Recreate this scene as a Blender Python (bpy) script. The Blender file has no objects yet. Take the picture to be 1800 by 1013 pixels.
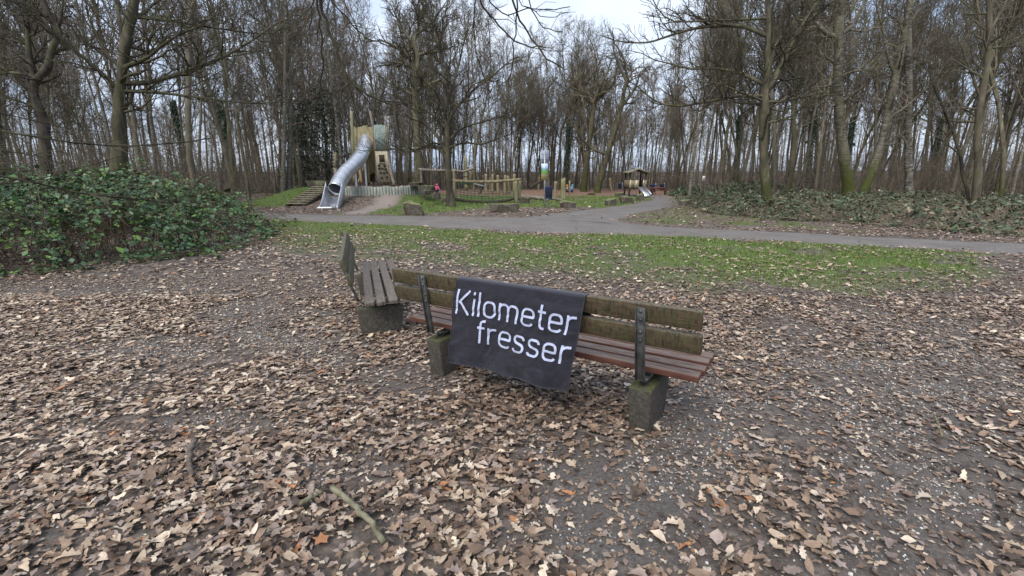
import bpy, math, random
import numpy as np
from mathutils import Vector, Matrix

R = math.radians
SC = bpy.context.scene
COL = SC.collection
rng = np.random.default_rng(11)
rnd = random.Random(5)

# ------------------------------------------------------------------ camera, sky, sun, exposure
F_PX, HOR = 830.0, 198.5                       # focal length and horizon offset in photo pixels (1800 x 1013)
PITCH = math.atan(HOR / F_PX)
CAM_H = 1.6
cam_d = bpy.data.cameras.new('camera')
cam = bpy.data.objects.new('camera', cam_d); COL.objects.link(cam)
cam.location = (0, 0, CAM_H); cam.rotation_euler = (math.pi / 2 - PITCH, 0, 0)
cam_d.sensor_width = 36; cam_d.lens = 36 * F_PX / 1800
cam_d.clip_start = 0.05; cam_d.clip_end = 2000
SC.camera = cam

SUN_EL, SUN_AZ = R(50), R(205)                 # veiled sun, put high behind the camera and a little left to brighten the wood (azimuth from +Y towards +X)
w = bpy.data.worlds.new('World'); SC.world = w; w.use_nodes = True
nt = w.node_tree; nt.nodes.clear()
N = nt.nodes.new
o_ = N('ShaderNodeOutputWorld'); bg = N('ShaderNodeBackground'); sky = N('ShaderNodeTexSky')
sky.sky_type = 'NISHITA'; sky.sun_disc = False; sky.sun_elevation = SUN_EL; sky.sun_rotation = SUN_AZ
sky.dust_density = 2.0; sky.ozone_density = 2.0
tc = N('ShaderNodeTexCoord'); nz = N('ShaderNodeTexNoise'); nz.inputs['Scale'].default_value = 2.3
nz.inputs['Detail'].default_value = 6; nz.inputs['Roughness'].default_value = .55
mp = N('ShaderNodeMapping'); mp.inputs['Scale'].default_value = (1, 1, 2.6)
nt.links.new(tc.outputs['Generated'], mp.inputs['Vector']); nt.links.new(mp.outputs[0], nz.inputs['Vector'])
cr = N('ShaderNodeValToRGB'); cr.color_ramp.elements[0].position = .34; cr.color_ramp.elements[1].position = .68
cr.color_ramp.elements[0].color = (3.2, 4.1, 5.7, 1); cr.color_ramp.elements[1].color = (5.9, 6.3, 7.0, 1)
nt.links.new(nz.outputs['Fac'], cr.inputs['Fac'])
mx = N('ShaderNodeMix'); mx.data_type = 'RGBA'; mx.inputs['Factor'].default_value = .86
nt.links.new(sky.outputs[0], mx.inputs['A']); nt.links.new(cr.outputs[0], mx.inputs['B'])
nt.links.new(mx.outputs['Result'], bg.inputs['Color']); bg.inputs['Strength'].default_value = .085
nt.links.new(bg.outputs[0], o_.inputs['Surface'])
sd = bpy.data.lights.new('sun', 'SUN'); sd.energy = 1.5; sd.angle = R(40); sd.color = (1, .93, .83)
sun = bpy.data.objects.new('sun', sd); COL.objects.link(sun)
sun.rotation_euler = Vector((-math.sin(SUN_AZ) * math.cos(SUN_EL), -math.cos(SUN_AZ) * math.cos(SUN_EL), -math.sin(SUN_EL))).to_track_quat('-Z', 'Y').to_euler()
vs = SC.view_settings; vs.view_transform = 'Standard'; vs.look = 'None'; vs.gamma = 1; vs.exposure = 1.2
vs.use_curve_mapping = False

# ------------------------------------------------------------------ helpers: pixels, noise, terrain
CA, SA = math.cos(PITCH), math.sin(PITCH)
def ray(px, py):
    dx = (px - 900) / F_PX; dy = -(py - 506.5) / F_PX
    return np.array([dx, CA + dy * SA, dy * CA - SA])
def G(px, py, z=0.0):                          # the point of height z seen at a photo pixel
    d = ray(px, py); t = (CAM_H - z) / -d[2]
    return np.array([d[0] * t, d[1] * t, z])
def at(px, py, D):                             # the point at depth D (world y) seen at a photo pixel
    d = ray(px, py); t = D / d[1]
    return np.array([d[0] * t, D, CAM_H + d[2] * t])
def proj(x, y, z=0.0):
    zc = y * CA - (z - CAM_H) * SA; yc = -((z - CAM_H) * CA + y * SA)
    zc = np.where(np.abs(zc) < .05, .05, zc)
    return 900 + F_PX * x / zc, 506.5 + F_PX * yc / zc

def _h(i, j, s):
    v = np.sin(i * 127.1 + j * 311.7 + s * 74.7) * 43758.5453
    return v - np.floor(v)
def vnoise(x, y, s=0):
    x = np.asarray(x, float); y = np.asarray(y, float)
    i = np.floor(x); j = np.floor(y); u = x - i; v = y - j
    u = u * u * (3 - 2 * u); v = v * v * (3 - 2 * v)
    a = _h(i, j, s); b = _h(i + 1, j, s); c = _h(i, j + 1, s); d = _h(i + 1, j + 1, s)
    return a + (b - a) * u + (c - a) * v + (a - b - c + d) * u * v
def fbm(x, y, s=0, o=4):
    t = 0; a = .5
    for k in range(o):
        t = t + a * vnoise(x * 2 ** k, y * 2 ** k, s + k * 3.1); a *= .5
    return t / (1 - .5 ** o)
def sstep(a, b, x):
    t = np.clip((x - a) / (b - a), 0, 1); return t * t * (3 - 2 * t)

TC = (-8.15, 29.6); TR = (2.75, 3.05)          # terrace of the slide tower
def terrace_e(x, y):
    return np.sqrt(((x - TC[0]) / TR[0]) ** 2 + ((y - TC[1]) / TR[1]) ** 2)
def terrain(x, y):
    x = np.asarray(x, float); y = np.asarray(y, float)
    z = .05 * (fbm(x * .6, y * .6, 2, 3) - .5) + .022 * (vnoise(x * 3, y * 3, 5) - .5)
    z = z * sstep(.4, 2.5, np.hypot(x - .1, y - 3.1)) * 1.0
    r = np.hypot(x, y)
    z = z + 2.6 * sstep(66, 150, r)
    e = terrace_e(x, y)
    side = .5 * (1 - sstep(1.0, 2.1, e))
    bump = .9 * np.exp(-(((x + 12.6) / 2.0) ** 2 + ((y - 29.4) / 2.6) ** 2))
    return z + np.where(e < .97, .93, np.maximum(side, bump))
def tz(x, y): return float(terrain(x, y))

def inpoly(px, py, poly):
    px = np.asarray(px, float); inside = np.zeros(px.shape, bool); n = len(poly); j = n - 1
    for i in range(n):
        xi, yi = poly[i]; xj, yj = poly[j]
        c = ((yi > py) != (yj > py)) & (px < (xj - xi) * (py - yi) / (yj - yi + 1e-9) + xi)
        inside ^= c; j = i
    return inside
def seg_dist(x, y, pl):
    d = np.full(np.shape(x), 1e9)
    for (ax, ay), (bx, by) in zip(pl[:-1], pl[1:]):
        vx, vy = bx - ax, by - ay; t = np.clip(((x - ax) * vx + (y - ay) * vy) / (vx * vx + vy * vy), 0, 1)
        d = np.minimum(d, np.hypot(x - ax - t * vx, y - ay - t * vy))
    return d

# lawns and worn patches, drawn on the ground (given where the photo shows them on the level ground)
LAWN_NEAR = [(470, 391), (500, 388), (700, 397), (900, 409), (1100, 414), (1300, 422), (1500, 433), (1740, 446),
             (1720, 500), (1500, 548), (1300, 530), (1100, 505), (900, 495), (760, 478), (620, 456), (470, 450)]
LAWN_FAR = [(560, 381), (600, 374), (650, 376), (720, 379), (800, 370), (860, 366), (950, 364), (1060, 366), (1150, 352), (1120, 344.5),
            (1000, 343), (930, 341), (860, 341), (800, 342), (755, 352), (700, 361), (640, 371)]
VERGE = [(1080, 388), (1180, 366), (1260, 372), (1450, 398), (1560, 414), (1300, 401)]
SAND = [tuple(G(p, q)[:2]) for p, q in ((625, 375), (660, 367), (705, 356), (735, 349), (765, 346))]
SPARSE = [(480, 565, 165, 48, .25), (250, 505, 380, 22, .38), (740, 670, 95, 45, .25), (1080, 850, 190, 100, .10), (1230, 715, 150, 75, .3),
          (1480, 860, 230, 130, .42), (1640, 545, 230, 45, .45), (390, 745, 120, 26, .4), (1370, 640, 150, 60, .5), (1110, 790, 110, 45, .12),
          (150, 980, 90, 60, .6), (1520, 760, 380, 260, .36), (1080, 930, 190, 80, .10), (1230, 800, 130, 90, .15), (1010, 770, 90, 30, .5), (230, 610, 200, 22, .5), (640, 820, 140, 22, .5), (900, 930, 60, 50, .4), (600, 610, 90, 40, .4)]
def masks(x, y):
    wx = x + 1.0 * (fbm(x * .9, y * .9, 21, 3) - .5); wy = y + 1.8 * (fbm(x * .9 + 9, y * .9, 31, 3) - .5)
    px, py = proj(wx, wy)
    ok = y > 1
    g1 = inpoly(px, py, LAWN_NEAR) & ok
    edge = fbm(x * 1.6, y * 1.6, 41, 4)
    low = np.clip((np.interp(px, [470, 620, 900, 1100, 1300, 1500, 1740], [450, 456, 495, 505, 530, 548, 500]) - py) / 80, 0, 1)
    near = g1 * np.clip(.10 + 1.05 * low, 0, 1) * sstep(.40, .60, edge + .26 * low)
    g2 = inpoly(px, py, LAWN_FAR) & ok
    far = g2 * 1.0 * sstep(.25, .45, edge)
    g3 = inpoly(px, py, VERGE) & ok
    sl = (((x + 13.2) / 2.6) ** 2 + ((y - 27.6) / 3.4) ** 2 < 1) & (terrace_e(x, y) > 1.1) & (x < -11.6)
    grass = np.maximum.reduce([near, far * .95, g3 * .35 * sstep(.4, .6, edge), sl * .95])
    sand = (1 - sstep(.3, .75, seg_dist(x, y, SAND) + .6 * (edge - .5)))
    grass = grass * (1 - sand)
    chip = sstep(36.5, 38, y + 3 * (edge - .5)) * (1 - sstep(54, 58, y)) * sstep(-13, -11, x) * (1 - sstep(15, 18, x))
    chip = np.maximum(chip, (terrace_e(x, y) < 1) * 1.0)
    sp = np.ones(np.shape(x)); qx, qy = proj(x + .35 * (fbm(x * 1.5, y * 1.5, 51, 3) - .5), y + .5 * (fbm(x * 1.5, y * 1.5, 61, 3) - .5))
    for cx, cy, rx, ry, k in SPARSE:
        e = np.sqrt(((qx - cx) / rx) ** 2 + ((qy - cy) / ry) ** 2)
        sp = np.minimum(sp, k + (1 - k) * sstep(.6, 1.15, e))
    sp = np.where(y > 1, sp, .8)
    return grass, sand, chip, sp

# ------------------------------------------------------------------ helpers: materials
def new_mat(name):
    m = bpy.data.materials.new(name); m.use_nodes = True; t = m.node_tree
    return m, t, t.nodes['Principled BSDF']
def node(t, typ, **kw):
    n = t.nodes.new(typ)
    for k, v in kw.items():
        if k in n.inputs: n.inputs[k].default_value = v
        else: setattr(n, k, v)
    return n
def ramp(t, src, stops):
    r = t.nodes.new('ShaderNodeValToRGB'); e = r.color_ramp.elements
    while len(e) < len(stops): e.new(.5)
    for el, (p, c) in zip(e, stops):
        el.position = p; el.color = (c[0], c[1], c[2], 1) if hasattr(c, '__len__') else (c, c, c, 1)
    t.links.new(src, r.inputs['Fac']); return r.outputs['Color']
def mixc(t, fac, a, b, blend='MIX'):
    m = t.nodes.new('ShaderNodeMix'); m.data_type = 'RGBA'; m.blend_type = blend
    for s, v in (('Factor', fac), ('A', a), ('B', b)):
        if isinstance(v, bpy.types.NodeSocket): t.links.new(v, m.inputs[s])
        elif s == 'Factor': m.inputs[s].default_value = v
        else: m.inputs[s].default_value = (v[0], v[1], v[2], 1)
    return m.outputs['Result']
def math_(t, op, a, b=None, c=None):
    m = t.nodes.new('ShaderNodeMath'); m.operation = op
    for i, v in enumerate((a, b, c)):
        if v is None: continue
        if isinstance(v, bpy.types.NodeSocket): t.links.new(v, m.inputs[i])
        else: m.inputs[i].default_value = v
    return m.outputs[0]
def noise(t, scale=5, detail=4, sc=(1, 1, 1), rough=.55, coord='Object'):
    c = t.nodes.new('ShaderNodeTexCoord'); mpn = t.nodes.new('ShaderNodeMapping'); mpn.inputs['Scale'].default_value = sc
    t.links.new(c.outputs[coord], mpn.inputs['Vector'])
    n = node(t, 'ShaderNodeTexNoise', Scale=scale, Detail=detail, Roughness=rough); t.links.new(mpn.outputs[0], n.inputs['Vector'])
    return n.outputs['Fac']
def voro(t, scale, feature='F1', sc=(1, 1, 1), coord='Object'):
    c = t.nodes.new('ShaderNodeTexCoord'); mpn = t.nodes.new('ShaderNodeMapping'); mpn.inputs['Scale'].default_value = sc
    t.links.new(c.outputs[coord], mpn.inputs['Vector'])
    n = node(t, 'ShaderNodeTexVoronoi', Scale=scale); n.feature = feature; t.links.new(mpn.outputs[0], n.inputs['Vector'])
    return n
def bump(t, bs, h, strength=.4, dist=.01):
    b = node(t, 'ShaderNodeBump', Strength=strength, Distance=dist); t.links.new(h, b.inputs['Height']); t.links.new(b.outputs[0], bs.inputs['Normal'])
def setc(t, bs, c, rough=.8):
    if isinstance(c, bpy.types.NodeSocket): t.links.new(c, bs.inputs['Base Color'])
    else: bs.inputs['Base Color'].default_value = (*c, 1)
    bs.inputs['Roughness'].default_value = rough
def simple(name, c1, c2, scale=6, sc=(1, 1, 1), rough=.8, bmp=.3, metallic=0, coord='Object', lo=.35, hi=.65, dist=.01, spec=.3):
    m, t, bs = new_mat(name); n = noise(t, scale, 5, sc, coord=coord)
    setc(t, bs, ramp(t, n, [(lo, c1), (hi, c2)]), rough); bs.inputs['Metallic'].default_value = metallic
    bs.inputs['Specular IOR Level'].default_value = spec
    if bmp: bump(t, bs, n, bmp, dist)
    return m
def obj_random(t):
    return t.nodes.new('ShaderNodeObjectInfo').outputs['Random']
def sep_z(t, coord='Object'):
    c = t.nodes.new('ShaderNodeTexCoord'); s = t.nodes.new('ShaderNodeSeparateXYZ'); t.links.new(c.outputs[coord], s.inputs[0]); return s.outputs

def bark(name, c1, c2, c3, moss=None, moss_h=2.0, birch=False, twig=False):
    m, t, bs = new_mat(name)
    n = noise(t, 7, 6, (1, 1, .22) if not birch else (1, 1, 1), .65)
    col = ramp(t, n, [(.3, c1), (.5, c2), (.72, c3)])
    bl = noise(t, 2.6, 5, (1, 1, .35), .7); col = mixc(t, ramp(t, bl, [(.42, .55), (.6, 0)]), col, (c1[0] * .6, c1[1] * .6, c1[2] * .6))
    if birch:
        b = noise(t, 5, 4, (.6, .6, 7), .6); col = mixc(t, ramp(t, b, [(.5, 0), (.6, 1)]), col, (.025, .022, .02))
    big = noise(t, 1.3, 3); col = mixc(t, ramp(t, big, [(.45, 0), (.7, .6)]), col, (.12, .122, .062))
    rv = math_(t, 'MULTIPLY_ADD', obj_random(t), .5, .75)
    hsv = node(t, 'ShaderNodeHueSaturation'); t.links.new(col, hsv.inputs['Color']); t.links.new(rv, hsv.inputs['Value']); col = hsv.outputs[0]
    if moss:
        z = sep_z(t)['Z']; mf = math_(t, 'ADD', math_(t, 'MULTIPLY', math_(t, 'SUBTRACT', moss_h, z), .9), math_(t, 'MULTIPLY_ADD', noise(t, 6, 6, (1, 1, .5), .7), 4.5, -2.6))
        mn = noise(t, 40, 3); mc = ramp(t, mn, [(.35, (moss[0] * .5, moss[1] * .5, moss[2] * .5)), (.65, moss)])
        col = mixc(t, ramp(t, mf, [(.1, 0), (.9, .9)]), col, mc)
    setc(t, bs, col, .88); bs.inputs['Specular IOR Level'].default_value = .15
    if not twig: bump(t, bs, n, .7, .03)
    return m

# ------------------------------------------------------------------ helpers: meshes and objects
class MB:
    def __init__(s): s.v = []; s.q = []; s.t = []; s.n = 0
    def add(s, V, Q=None, T=None):
        V = np.asarray(V, float).reshape(-1, 3)
        if Q is not None and len(Q): s.q.append(np.asarray(Q, int).reshape(-1, 4) + s.n)
        if T is not None and len(T): s.t.append(np.asarray(T, int).reshape(-1, 3) + s.n)
        s.v.append(V); s.n += len(V)
    def tube(s, P, r, k=6, cap=False, twist=0):
        P = np.asarray(P, float); n = len(P); r = np.broadcast_to(np.asarray(r, float), (n,))
        T = np.gradient(P, axis=0); T /= np.linalg.norm(T, axis=1, keepdims=True) + 1e-12
        a = np.array([0, 0, 1.]) if abs(T[0][2]) < .8 else np.array([1., 0, 0])
        U = np.empty_like(P); u = np.cross(T[0], a); u /= np.linalg.norm(u); U[0] = u
        for i in range(1, n):
            u = u - T[i] * np.dot(u, T[i]); u /= np.linalg.norm(u) + 1e-12; U[i] = u
        W = np.cross(T, U); an = np.arange(k) * 2 * np.pi / k + twist
        V = P[:, None] + r[:, None, None] * (np.cos(an)[None, :, None] * U[:, None] + np.sin(an)[None, :, None] * W[:, None])
        i = np.arange(n - 1)[:, None] * k; j = np.arange(k)[None]; jn = (j + 1) % k
        Q = np.stack([i + j, i + jn, i + k + jn, i + k + j], -1).reshape(-1, 4)
        V = V.reshape(-1, 3); T3 = None
        if cap:
            V = np.vstack([V, P[0], P[-1]]); b = n * k
            T3 = [(b, (q + 1) % k, q) for q in range(k)] + [(b + 1, (n - 1) * k + q, (n - 1) * k + (q + 1) % k) for q in range(k)]
        s.add(V, Q, T3)
    def hexa(s, c):                            # 8 corners: bottom 4 (ccw from above), top 4
        s.add(c, [(3, 2, 1, 0), (4, 5, 6, 7), (0, 1, 5, 4), (1, 2, 6, 5), (2, 3, 7, 6), (3, 0, 4, 7)])
    def box(s, x0, x1, y0, y1, z0, z1):
        s.hexa([(x0, y0, z0), (x1, y0, z0), (x1, y1, z0), (x0, y1, z0), (x0, y0, z1), (x1, y0, z1), (x1, y1, z1), (x0, y1, z1)])
    def beam(s, a, b, wd, th, side):           # a bar from a to b, width along `side`
        a = np.asarray(a, float); b = np.asarray(b, float); d = b - a; d /= np.linalg.norm(d)
        u = np.asarray(side, float); u = u - d * np.dot(u, d); u /= np.linalg.norm(u); v = np.cross(d, u)
        c = []
        for p in (a, b):
            for su, sv in ((-1, -1), (1, -1), (1, 1), (-1, 1)): c.append(p + u * su * wd / 2 + v * sv * th / 2)
        s.hexa(c)
    def mesh(s, name):
        V = np.vstack(s.v); me = bpy.data.meshes.new(name)
        Q = np.vstack(s.q) if s.q else np.zeros((0, 4), int); T = np.vstack(s.t) if s.t else np.zeros((0, 3), int)
        me.vertices.add(len(V)); me.vertices.foreach_set('co', V.astype(np.float32).ravel())
        me.loops.add(Q.size + T.size); me.polygons.add(len(Q) + len(T))
        me.loops.foreach_set('vertex_index', np.concatenate([Q.ravel(), T.ravel()]).astype(np.int32))
        st = np.concatenate([np.arange(len(Q)) * 4, Q.size + np.arange(len(T)) * 3])
        me.polygons.foreach_set('loop_start', st.astype(np.int32))
        me.update(calc_edges=True); me.validate(); return me
    def build(s, name, m, parent=None, smooth=False):
        me = s.mesh(name)
        if smooth: me.polygons.foreach_set('use_smooth', np.ones(len(me.polygons), bool))
        return link(name, me, m, parent)
def link(name, me, m, parent=None):
    o = bpy.data.objects.new(name, me); COL.objects.link(o)
    if m is not None and not me.materials: me.materials.append(m)
    if parent is not None: o.parent = parent
    return o
def tag(o, label=None, cat=None, group=None, kind=None):
    if label: o['label'] = label
    if cat: o['category'] = cat
    if group: o['group'] = group
    if kind: o['kind'] = kind
    return o
def empty(name, loc=(0, 0, 0), rz=0, label=None, cat=None, group=None):
    o = bpy.data.objects.new(name, None); COL.objects.link(o); o.location = loc; o.rotation_euler = (0, 0, rz); o.empty_display_size = .1
    return tag(o, label, cat, group)
def copy_tree(o, parent=None):
    c = o.copy(); COL.objects.link(c); c.parent = parent
    for ch in KIDS.get(o.name, [q for q in o.children]): copy_tree(ch, c)
    return c
KIDS = {}
def bevel(o, wd=.006, seg=2):
    b = o.modifiers.new('bevel', 'BEVEL'); b.width = wd; b.segments = seg; b.limit_method = 'ANGLE'; b.angle_limit = R(40); return o
def set_col(me, c):                            # per-vertex colour attribute
    a = me.color_attributes.new('col', 'FLOAT_COLOR', 'POINT')
    a.data.foreach_set('color', np.hstack([c, np.ones((len(c), 1))]).astype(np.float32).ravel())

# ------------------------------------------------------------------ materials
M = {}
M['bark'] = bark('bark', (.075, .063, .047), (.165, .142, .106), (.26, .23, .175))
M['bark_dark'] = bark('bark_dark', (.028, .023, .019), (.06, .052, .042), (.11, .098, .08))
M['bark_moss'] = bark('bark_moss', (.05, .044, .031), (.125, .11, .075), (.22, .195, .135), (.07, .08, .026), 2.2)
M['bark_birch'] = bark('bark_birch', (.12, .108, .09), (.23, .215, .185), (.37, .35, .31), birch=True)
M['bark_birch_moss'] = bark('bark_birch_moss', (.08, .07, .052), (.16, .145, .115), (.28, .26, .215), (.085, .10, .024), 2.9, birch=True)
M['twig'] = bark('twig', (.105, .089, .068), (.175, .15, .115), (.24, .21, .165), twig=True)
M['twig_dark'] = bark('twig_dark', (.04, .033, .025), (.07, .059, .045), (.11, .095, .073), twig=True)
M['twig_red'] = bark('twig_red', (.14, .107, .088), (.225, .178, .148), (.30, .245, .205), twig=True)

M['brush'] = bark('brush', (.085, .066, .054), (.15, .12, .098), (.21, .175, .145), twig=True)
M['twig_black'] = bark('twig_black', (.014, .011, .009), (.024, .02, .016), (.045, .038, .03), twig=True)
def attr_mat(name, rough, spec, var=.35, scale=30, trans=0.0, objcol=False):
    m, t, bs = new_mat(name)
    if objcol: c = t.nodes.new('ShaderNodeObjectInfo').outputs['Color']
    else:
        a = t.nodes.new('ShaderNodeAttribute'); a.attribute_name = 'col'; c = a.outputs['Color']
    n = noise(t, scale, 4, coord='Object'); hsv = node(t, 'ShaderNodeHueSaturation'); t.links.new(c, hsv.inputs['Color'])
    t.links.new(math_(t, 'MULTIPLY_ADD', n, 2 * var, 1 - var), hsv.inputs['Value'])
    setc(t, bs, hsv.outputs[0], rough); bs.inputs['Specular IOR Level'].default_value = spec
    bump(t, bs, n, .25, .004)
    return m
M['leaf'] = attr_mat('leaf', .6, .35, .55, 38)
M['leaf_obj'] = attr_mat('leaf_obj', .6, .35, .5, 4, objcol=True)
M['grass'] = attr_mat('grass', .55, .3, .2, 8)
M['foliage'] = attr_mat('foliage', .42, .42, .25, 12)
M['cane_dark'] = simple('cane_dark', (.055, .04, .028), (.13, .095, .065), 9, bmp=0)
M['pebble'] = attr_mat('pebble', .7, .3, .2, 60)
M['cane'] = simple('cane', (.17, .135, .09), (.32, .265, .19), 9, bmp=0)

def ground_mat():
    m, t, bs = new_mat('woodland_floor')
    a = t.nodes.new('ShaderNodeAttribute'); a.attribute_name = 'col'; s = t.nodes.new('ShaderNodeSeparateColor'); t.links.new(a.outputs['Color'], s.inputs[0])
    a2 = t.nodes.new('ShaderNodeAttribute'); a2.attribute_name = 'leafy'
    fine = noise(t, 55, 6, rough=.7); mid = noise(t, 2.2, 5)
    soil = ramp(t, fine, [(.3, (.055, .049, .045)), (.5, (.11, .099, .092)), (.72, (.20, .182, .17))])
    soil = mixc(t, ramp(t, mid, [(.4, 0), (.65, .5)]), soil, (.075, .063, .055))
    pv = voro(t, 95); peb = ramp(t, pv.outputs['Distance'], [(.16, 1), (.26, 0)])
    psep = t.nodes.new('ShaderNodeSeparateColor'); t.links.new(pv.outputs['Color'], psep.inputs[0])
    pk = math_(t, 'MULTIPLY', peb, ramp(t, psep.outputs['Red'], [(.72, 0), (.78, 1)]))
    soil = mixc(t, pk, soil, mixc(t, psep.outputs['Green'], (.22, .2, .18), (.55, .52, .48)))
    lv = voro(t, 13, sc=(1, 1.25, 1)); lsep = t.nodes.new('ShaderNodeSeparateColor'); t.links.new(lv.outputs['Color'], lsep.inputs[0])
    leaf = ramp(t, lsep.outputs['Red'], [(.05, (.06, .044, .035)), (.3, (.15, .105, .078)), (.55, (.24, .18, .14)), (.75, (.20, .16, .14)), (.95, (.36, .29, .22))])
    leaf = mixc(t, ramp(t, lv.outputs['Distance'], [(.3, 0), (.62, .65)]), leaf, (.03, .024, .02))
    col = mixc(t, a2.outputs['Fac'], soil, leaf)
    gr = ramp(t, noise(t, 30, 5), [(.3, (.055, .08, .02)), (.7, (.115, .165, .04))])
    col = mixc(t, s.outputs['Red'], col, gr)
    sand = ramp(t, fine, [(.3, (.19, .155, .135)), (.7, (.31, .265, .235))]); col = mixc(t, s.outputs['Green'], col, sand)
    ch = ramp(t, lsep.outputs['Green'], [(.1, (.10, .055, .038)), (.5, (.19, .105, .075)), (.9, (.28, .19, .14))]); col = mixc(t, s.outputs['Blue'], col, ch)
    setc(t, bs, col, .9); bs.inputs['Specular IOR Level'].default_value = .25
    h = math_(t, 'ADD', fine, math_(t, 'MULTIPLY', pk, .6)); bump(t, bs, h, .6, .015)
    return m
M['ground'] = ground_mat()
def path_mat():
    m, t, bs = new_mat('path_gravel'); f = noise(t, 60, 6, rough=.75); mid = noise(t, 1.1, 4)
    c = ramp(t, f, [(.3, (.09, .082, .077)), (.5, (.16, .148, .141)), (.7, (.26, .243, .23))])
    c = mixc(t, ramp(t, mid, [(.4, 0), (.7, .55)]), c, (.105, .09, .08))
    v = voro(t, 22); sp = t.nodes.new('ShaderNodeSeparateColor'); t.links.new(v.outputs['Color'], sp.inputs[0])
    k = math_(t, 'MULTIPLY', ramp(t, v.outputs['Distance'], [(.25, 1), (.4, 0)]), ramp(t, sp.outputs['Red'], [(.88, 0), (.90, 1)]))
    c = mixc(t, k, c, (.27, .2, .14))
    setc(t, bs, c, .9); bump(t, bs, f, .5, .012); bs.inputs['Specular IOR Level'].default_value = .25; return m
M['path'] = path_mat()

# ================================================================== THE SETTING
def graded(lo, hi, c, A, n):
    u = np.linspace(math.asinh((lo - c) / A), math.asinh((hi - c) / A), n); return c + A * np.sinh(u)
gx = graded(-330, 330, 0, 3.2, 300); gy = graded(-25, 330, 5, 3.2, 330)
X, Y = np.meshgrid(gx, gy); Z = terrain(X, Y)
nx, ny = len(gx), len(gy); ii = (np.arange(ny - 1)[:, None] * nx + np.arange(nx - 1)[None]).ravel()
mb = MB(); mb.add(np.stack([X.ravel(), Y.ravel(), Z.ravel()], 1), np.stack([ii, ii + 1, ii + nx + 1, ii + nx], 1))
ground = mb.build('ground', M['ground'], smooth=True); tag(ground, kind='structure')
g_, s_, c_, sp_ = masks(X.ravel(), Y.ravel())
set_col(ground.data, np.stack([g_, s_, c_], 1))
lf = ground.data.attributes.new('leafy', 'FLOAT', 'POINT')
far_l = sstep(9, 17, Y.ravel())
leafy = np.clip(np.maximum(far_l, .45 * sp_) * (.75 + .5 * (fbm(X.ravel() * 1.1, Y.ravel() * 1.1, 71, 3) - .3)), 0, 1)
lf.data.foreach_set('value', leafy.astype(np.float32))

def resample(pts, n):
    P = np.array(pts, float); d = np.r_[0, np.cumsum(np.linalg.norm(np.diff(P, axis=0), axis=1))]; t = np.linspace(0, d[-1], n)
    Q = np.stack([np.interp(t, d, P[:, k]) for k in range(P.shape[1])], 1)
    for _ in range(max(1, n // 40)): Q[1:-1] = (Q[:-2] + 2 * Q[1:-1] + Q[2:]) / 4
    return Q
def path_strip(name, near, far, lift, n=170, seed=0):
    A = resample([G(*p)[:2] for p in near], n); B = resample([G(*p)[:2] for p in far], n)
    T = np.linspace(0, 1, 9); P = A[:, None] * (1 - T)[None, :, None] + B[:, None] * T[None, :, None]
    wob = .5 * (fbm(P[..., 0] * 1.3, P[..., 1] * 1.3, 81 + seed, 4) - .5) * (np.abs(T - .5) > .45)[None]
    dirv = (B - A); dirv /= np.linalg.norm(dirv, axis=1, keepdims=True); P = P + dirv[:, None] * wob[..., None]
    zz = terrain(P[..., 0], P[..., 1]) + lift + .03 * (1 - (2 * T - 1) ** 2)[None] - .028 * (np.abs(T - .5) > .49)[None]
    V = np.concatenate([P, zz[..., None]], -1).reshape(-1, 3)
    i = (np.arange(n - 1)[:, None] * 9 + np.arange(8)[None]).ravel()
    m = MB(); m.add(V, np.stack([i, i + 1, i + 10, i + 9], 1)); o = m.build(name, M['path'], smooth=True); return tag(o, kind='structure')
PA_NEAR = [(150, 372), (350, 382), (500, 388.5), (700, 396), (900, 408), (1100, 413), (1300, 421), (1500, 432), (1660, 441), (1800, 449), (2100, 468)]
PA_FAR = [(150, 365), (350, 371), (500, 377), (700, 380), (900, 381), (1040, 384), (1150, 398), (1300, 405), (1500, 416), (1660, 424), (1800, 430), (2100, 445)]
path_strip('path', PA_NEAR, PA_FAR, .014)
path_strip('path', [(1140, 399), (1090, 388), (1110, 377), (1170, 366), (1205, 357), (1203, 350), (1175, 345), (1140, 343), (1100, 341)],
           [(900, 384), (985, 374), (1050, 367), (1105, 360), (1143, 353), (1150, 349), (1135, 346), (1115, 344.5), (1090, 343)], .019, seed=5)
def on_path(x, y):
    px, py = proj(x, y); n = np.interp(px, [p[0] for p in PA_NEAR], [p[1] for p in PA_NEAR]); f = np.interp(px, [p[0] for p in PA_FAR], [p[1] for p in PA_FAR])
    a = (py > f) & (py < n) & (y > 5)
    b = inpoly(px, py, [(1090, 388), (1110, 377), (1170, 366), (1205, 357), (1203, 350), (1175, 345), (1143, 353), (1105, 360), (1050, 367), (985, 374)])
    return a | (b & (y > 5))

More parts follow.
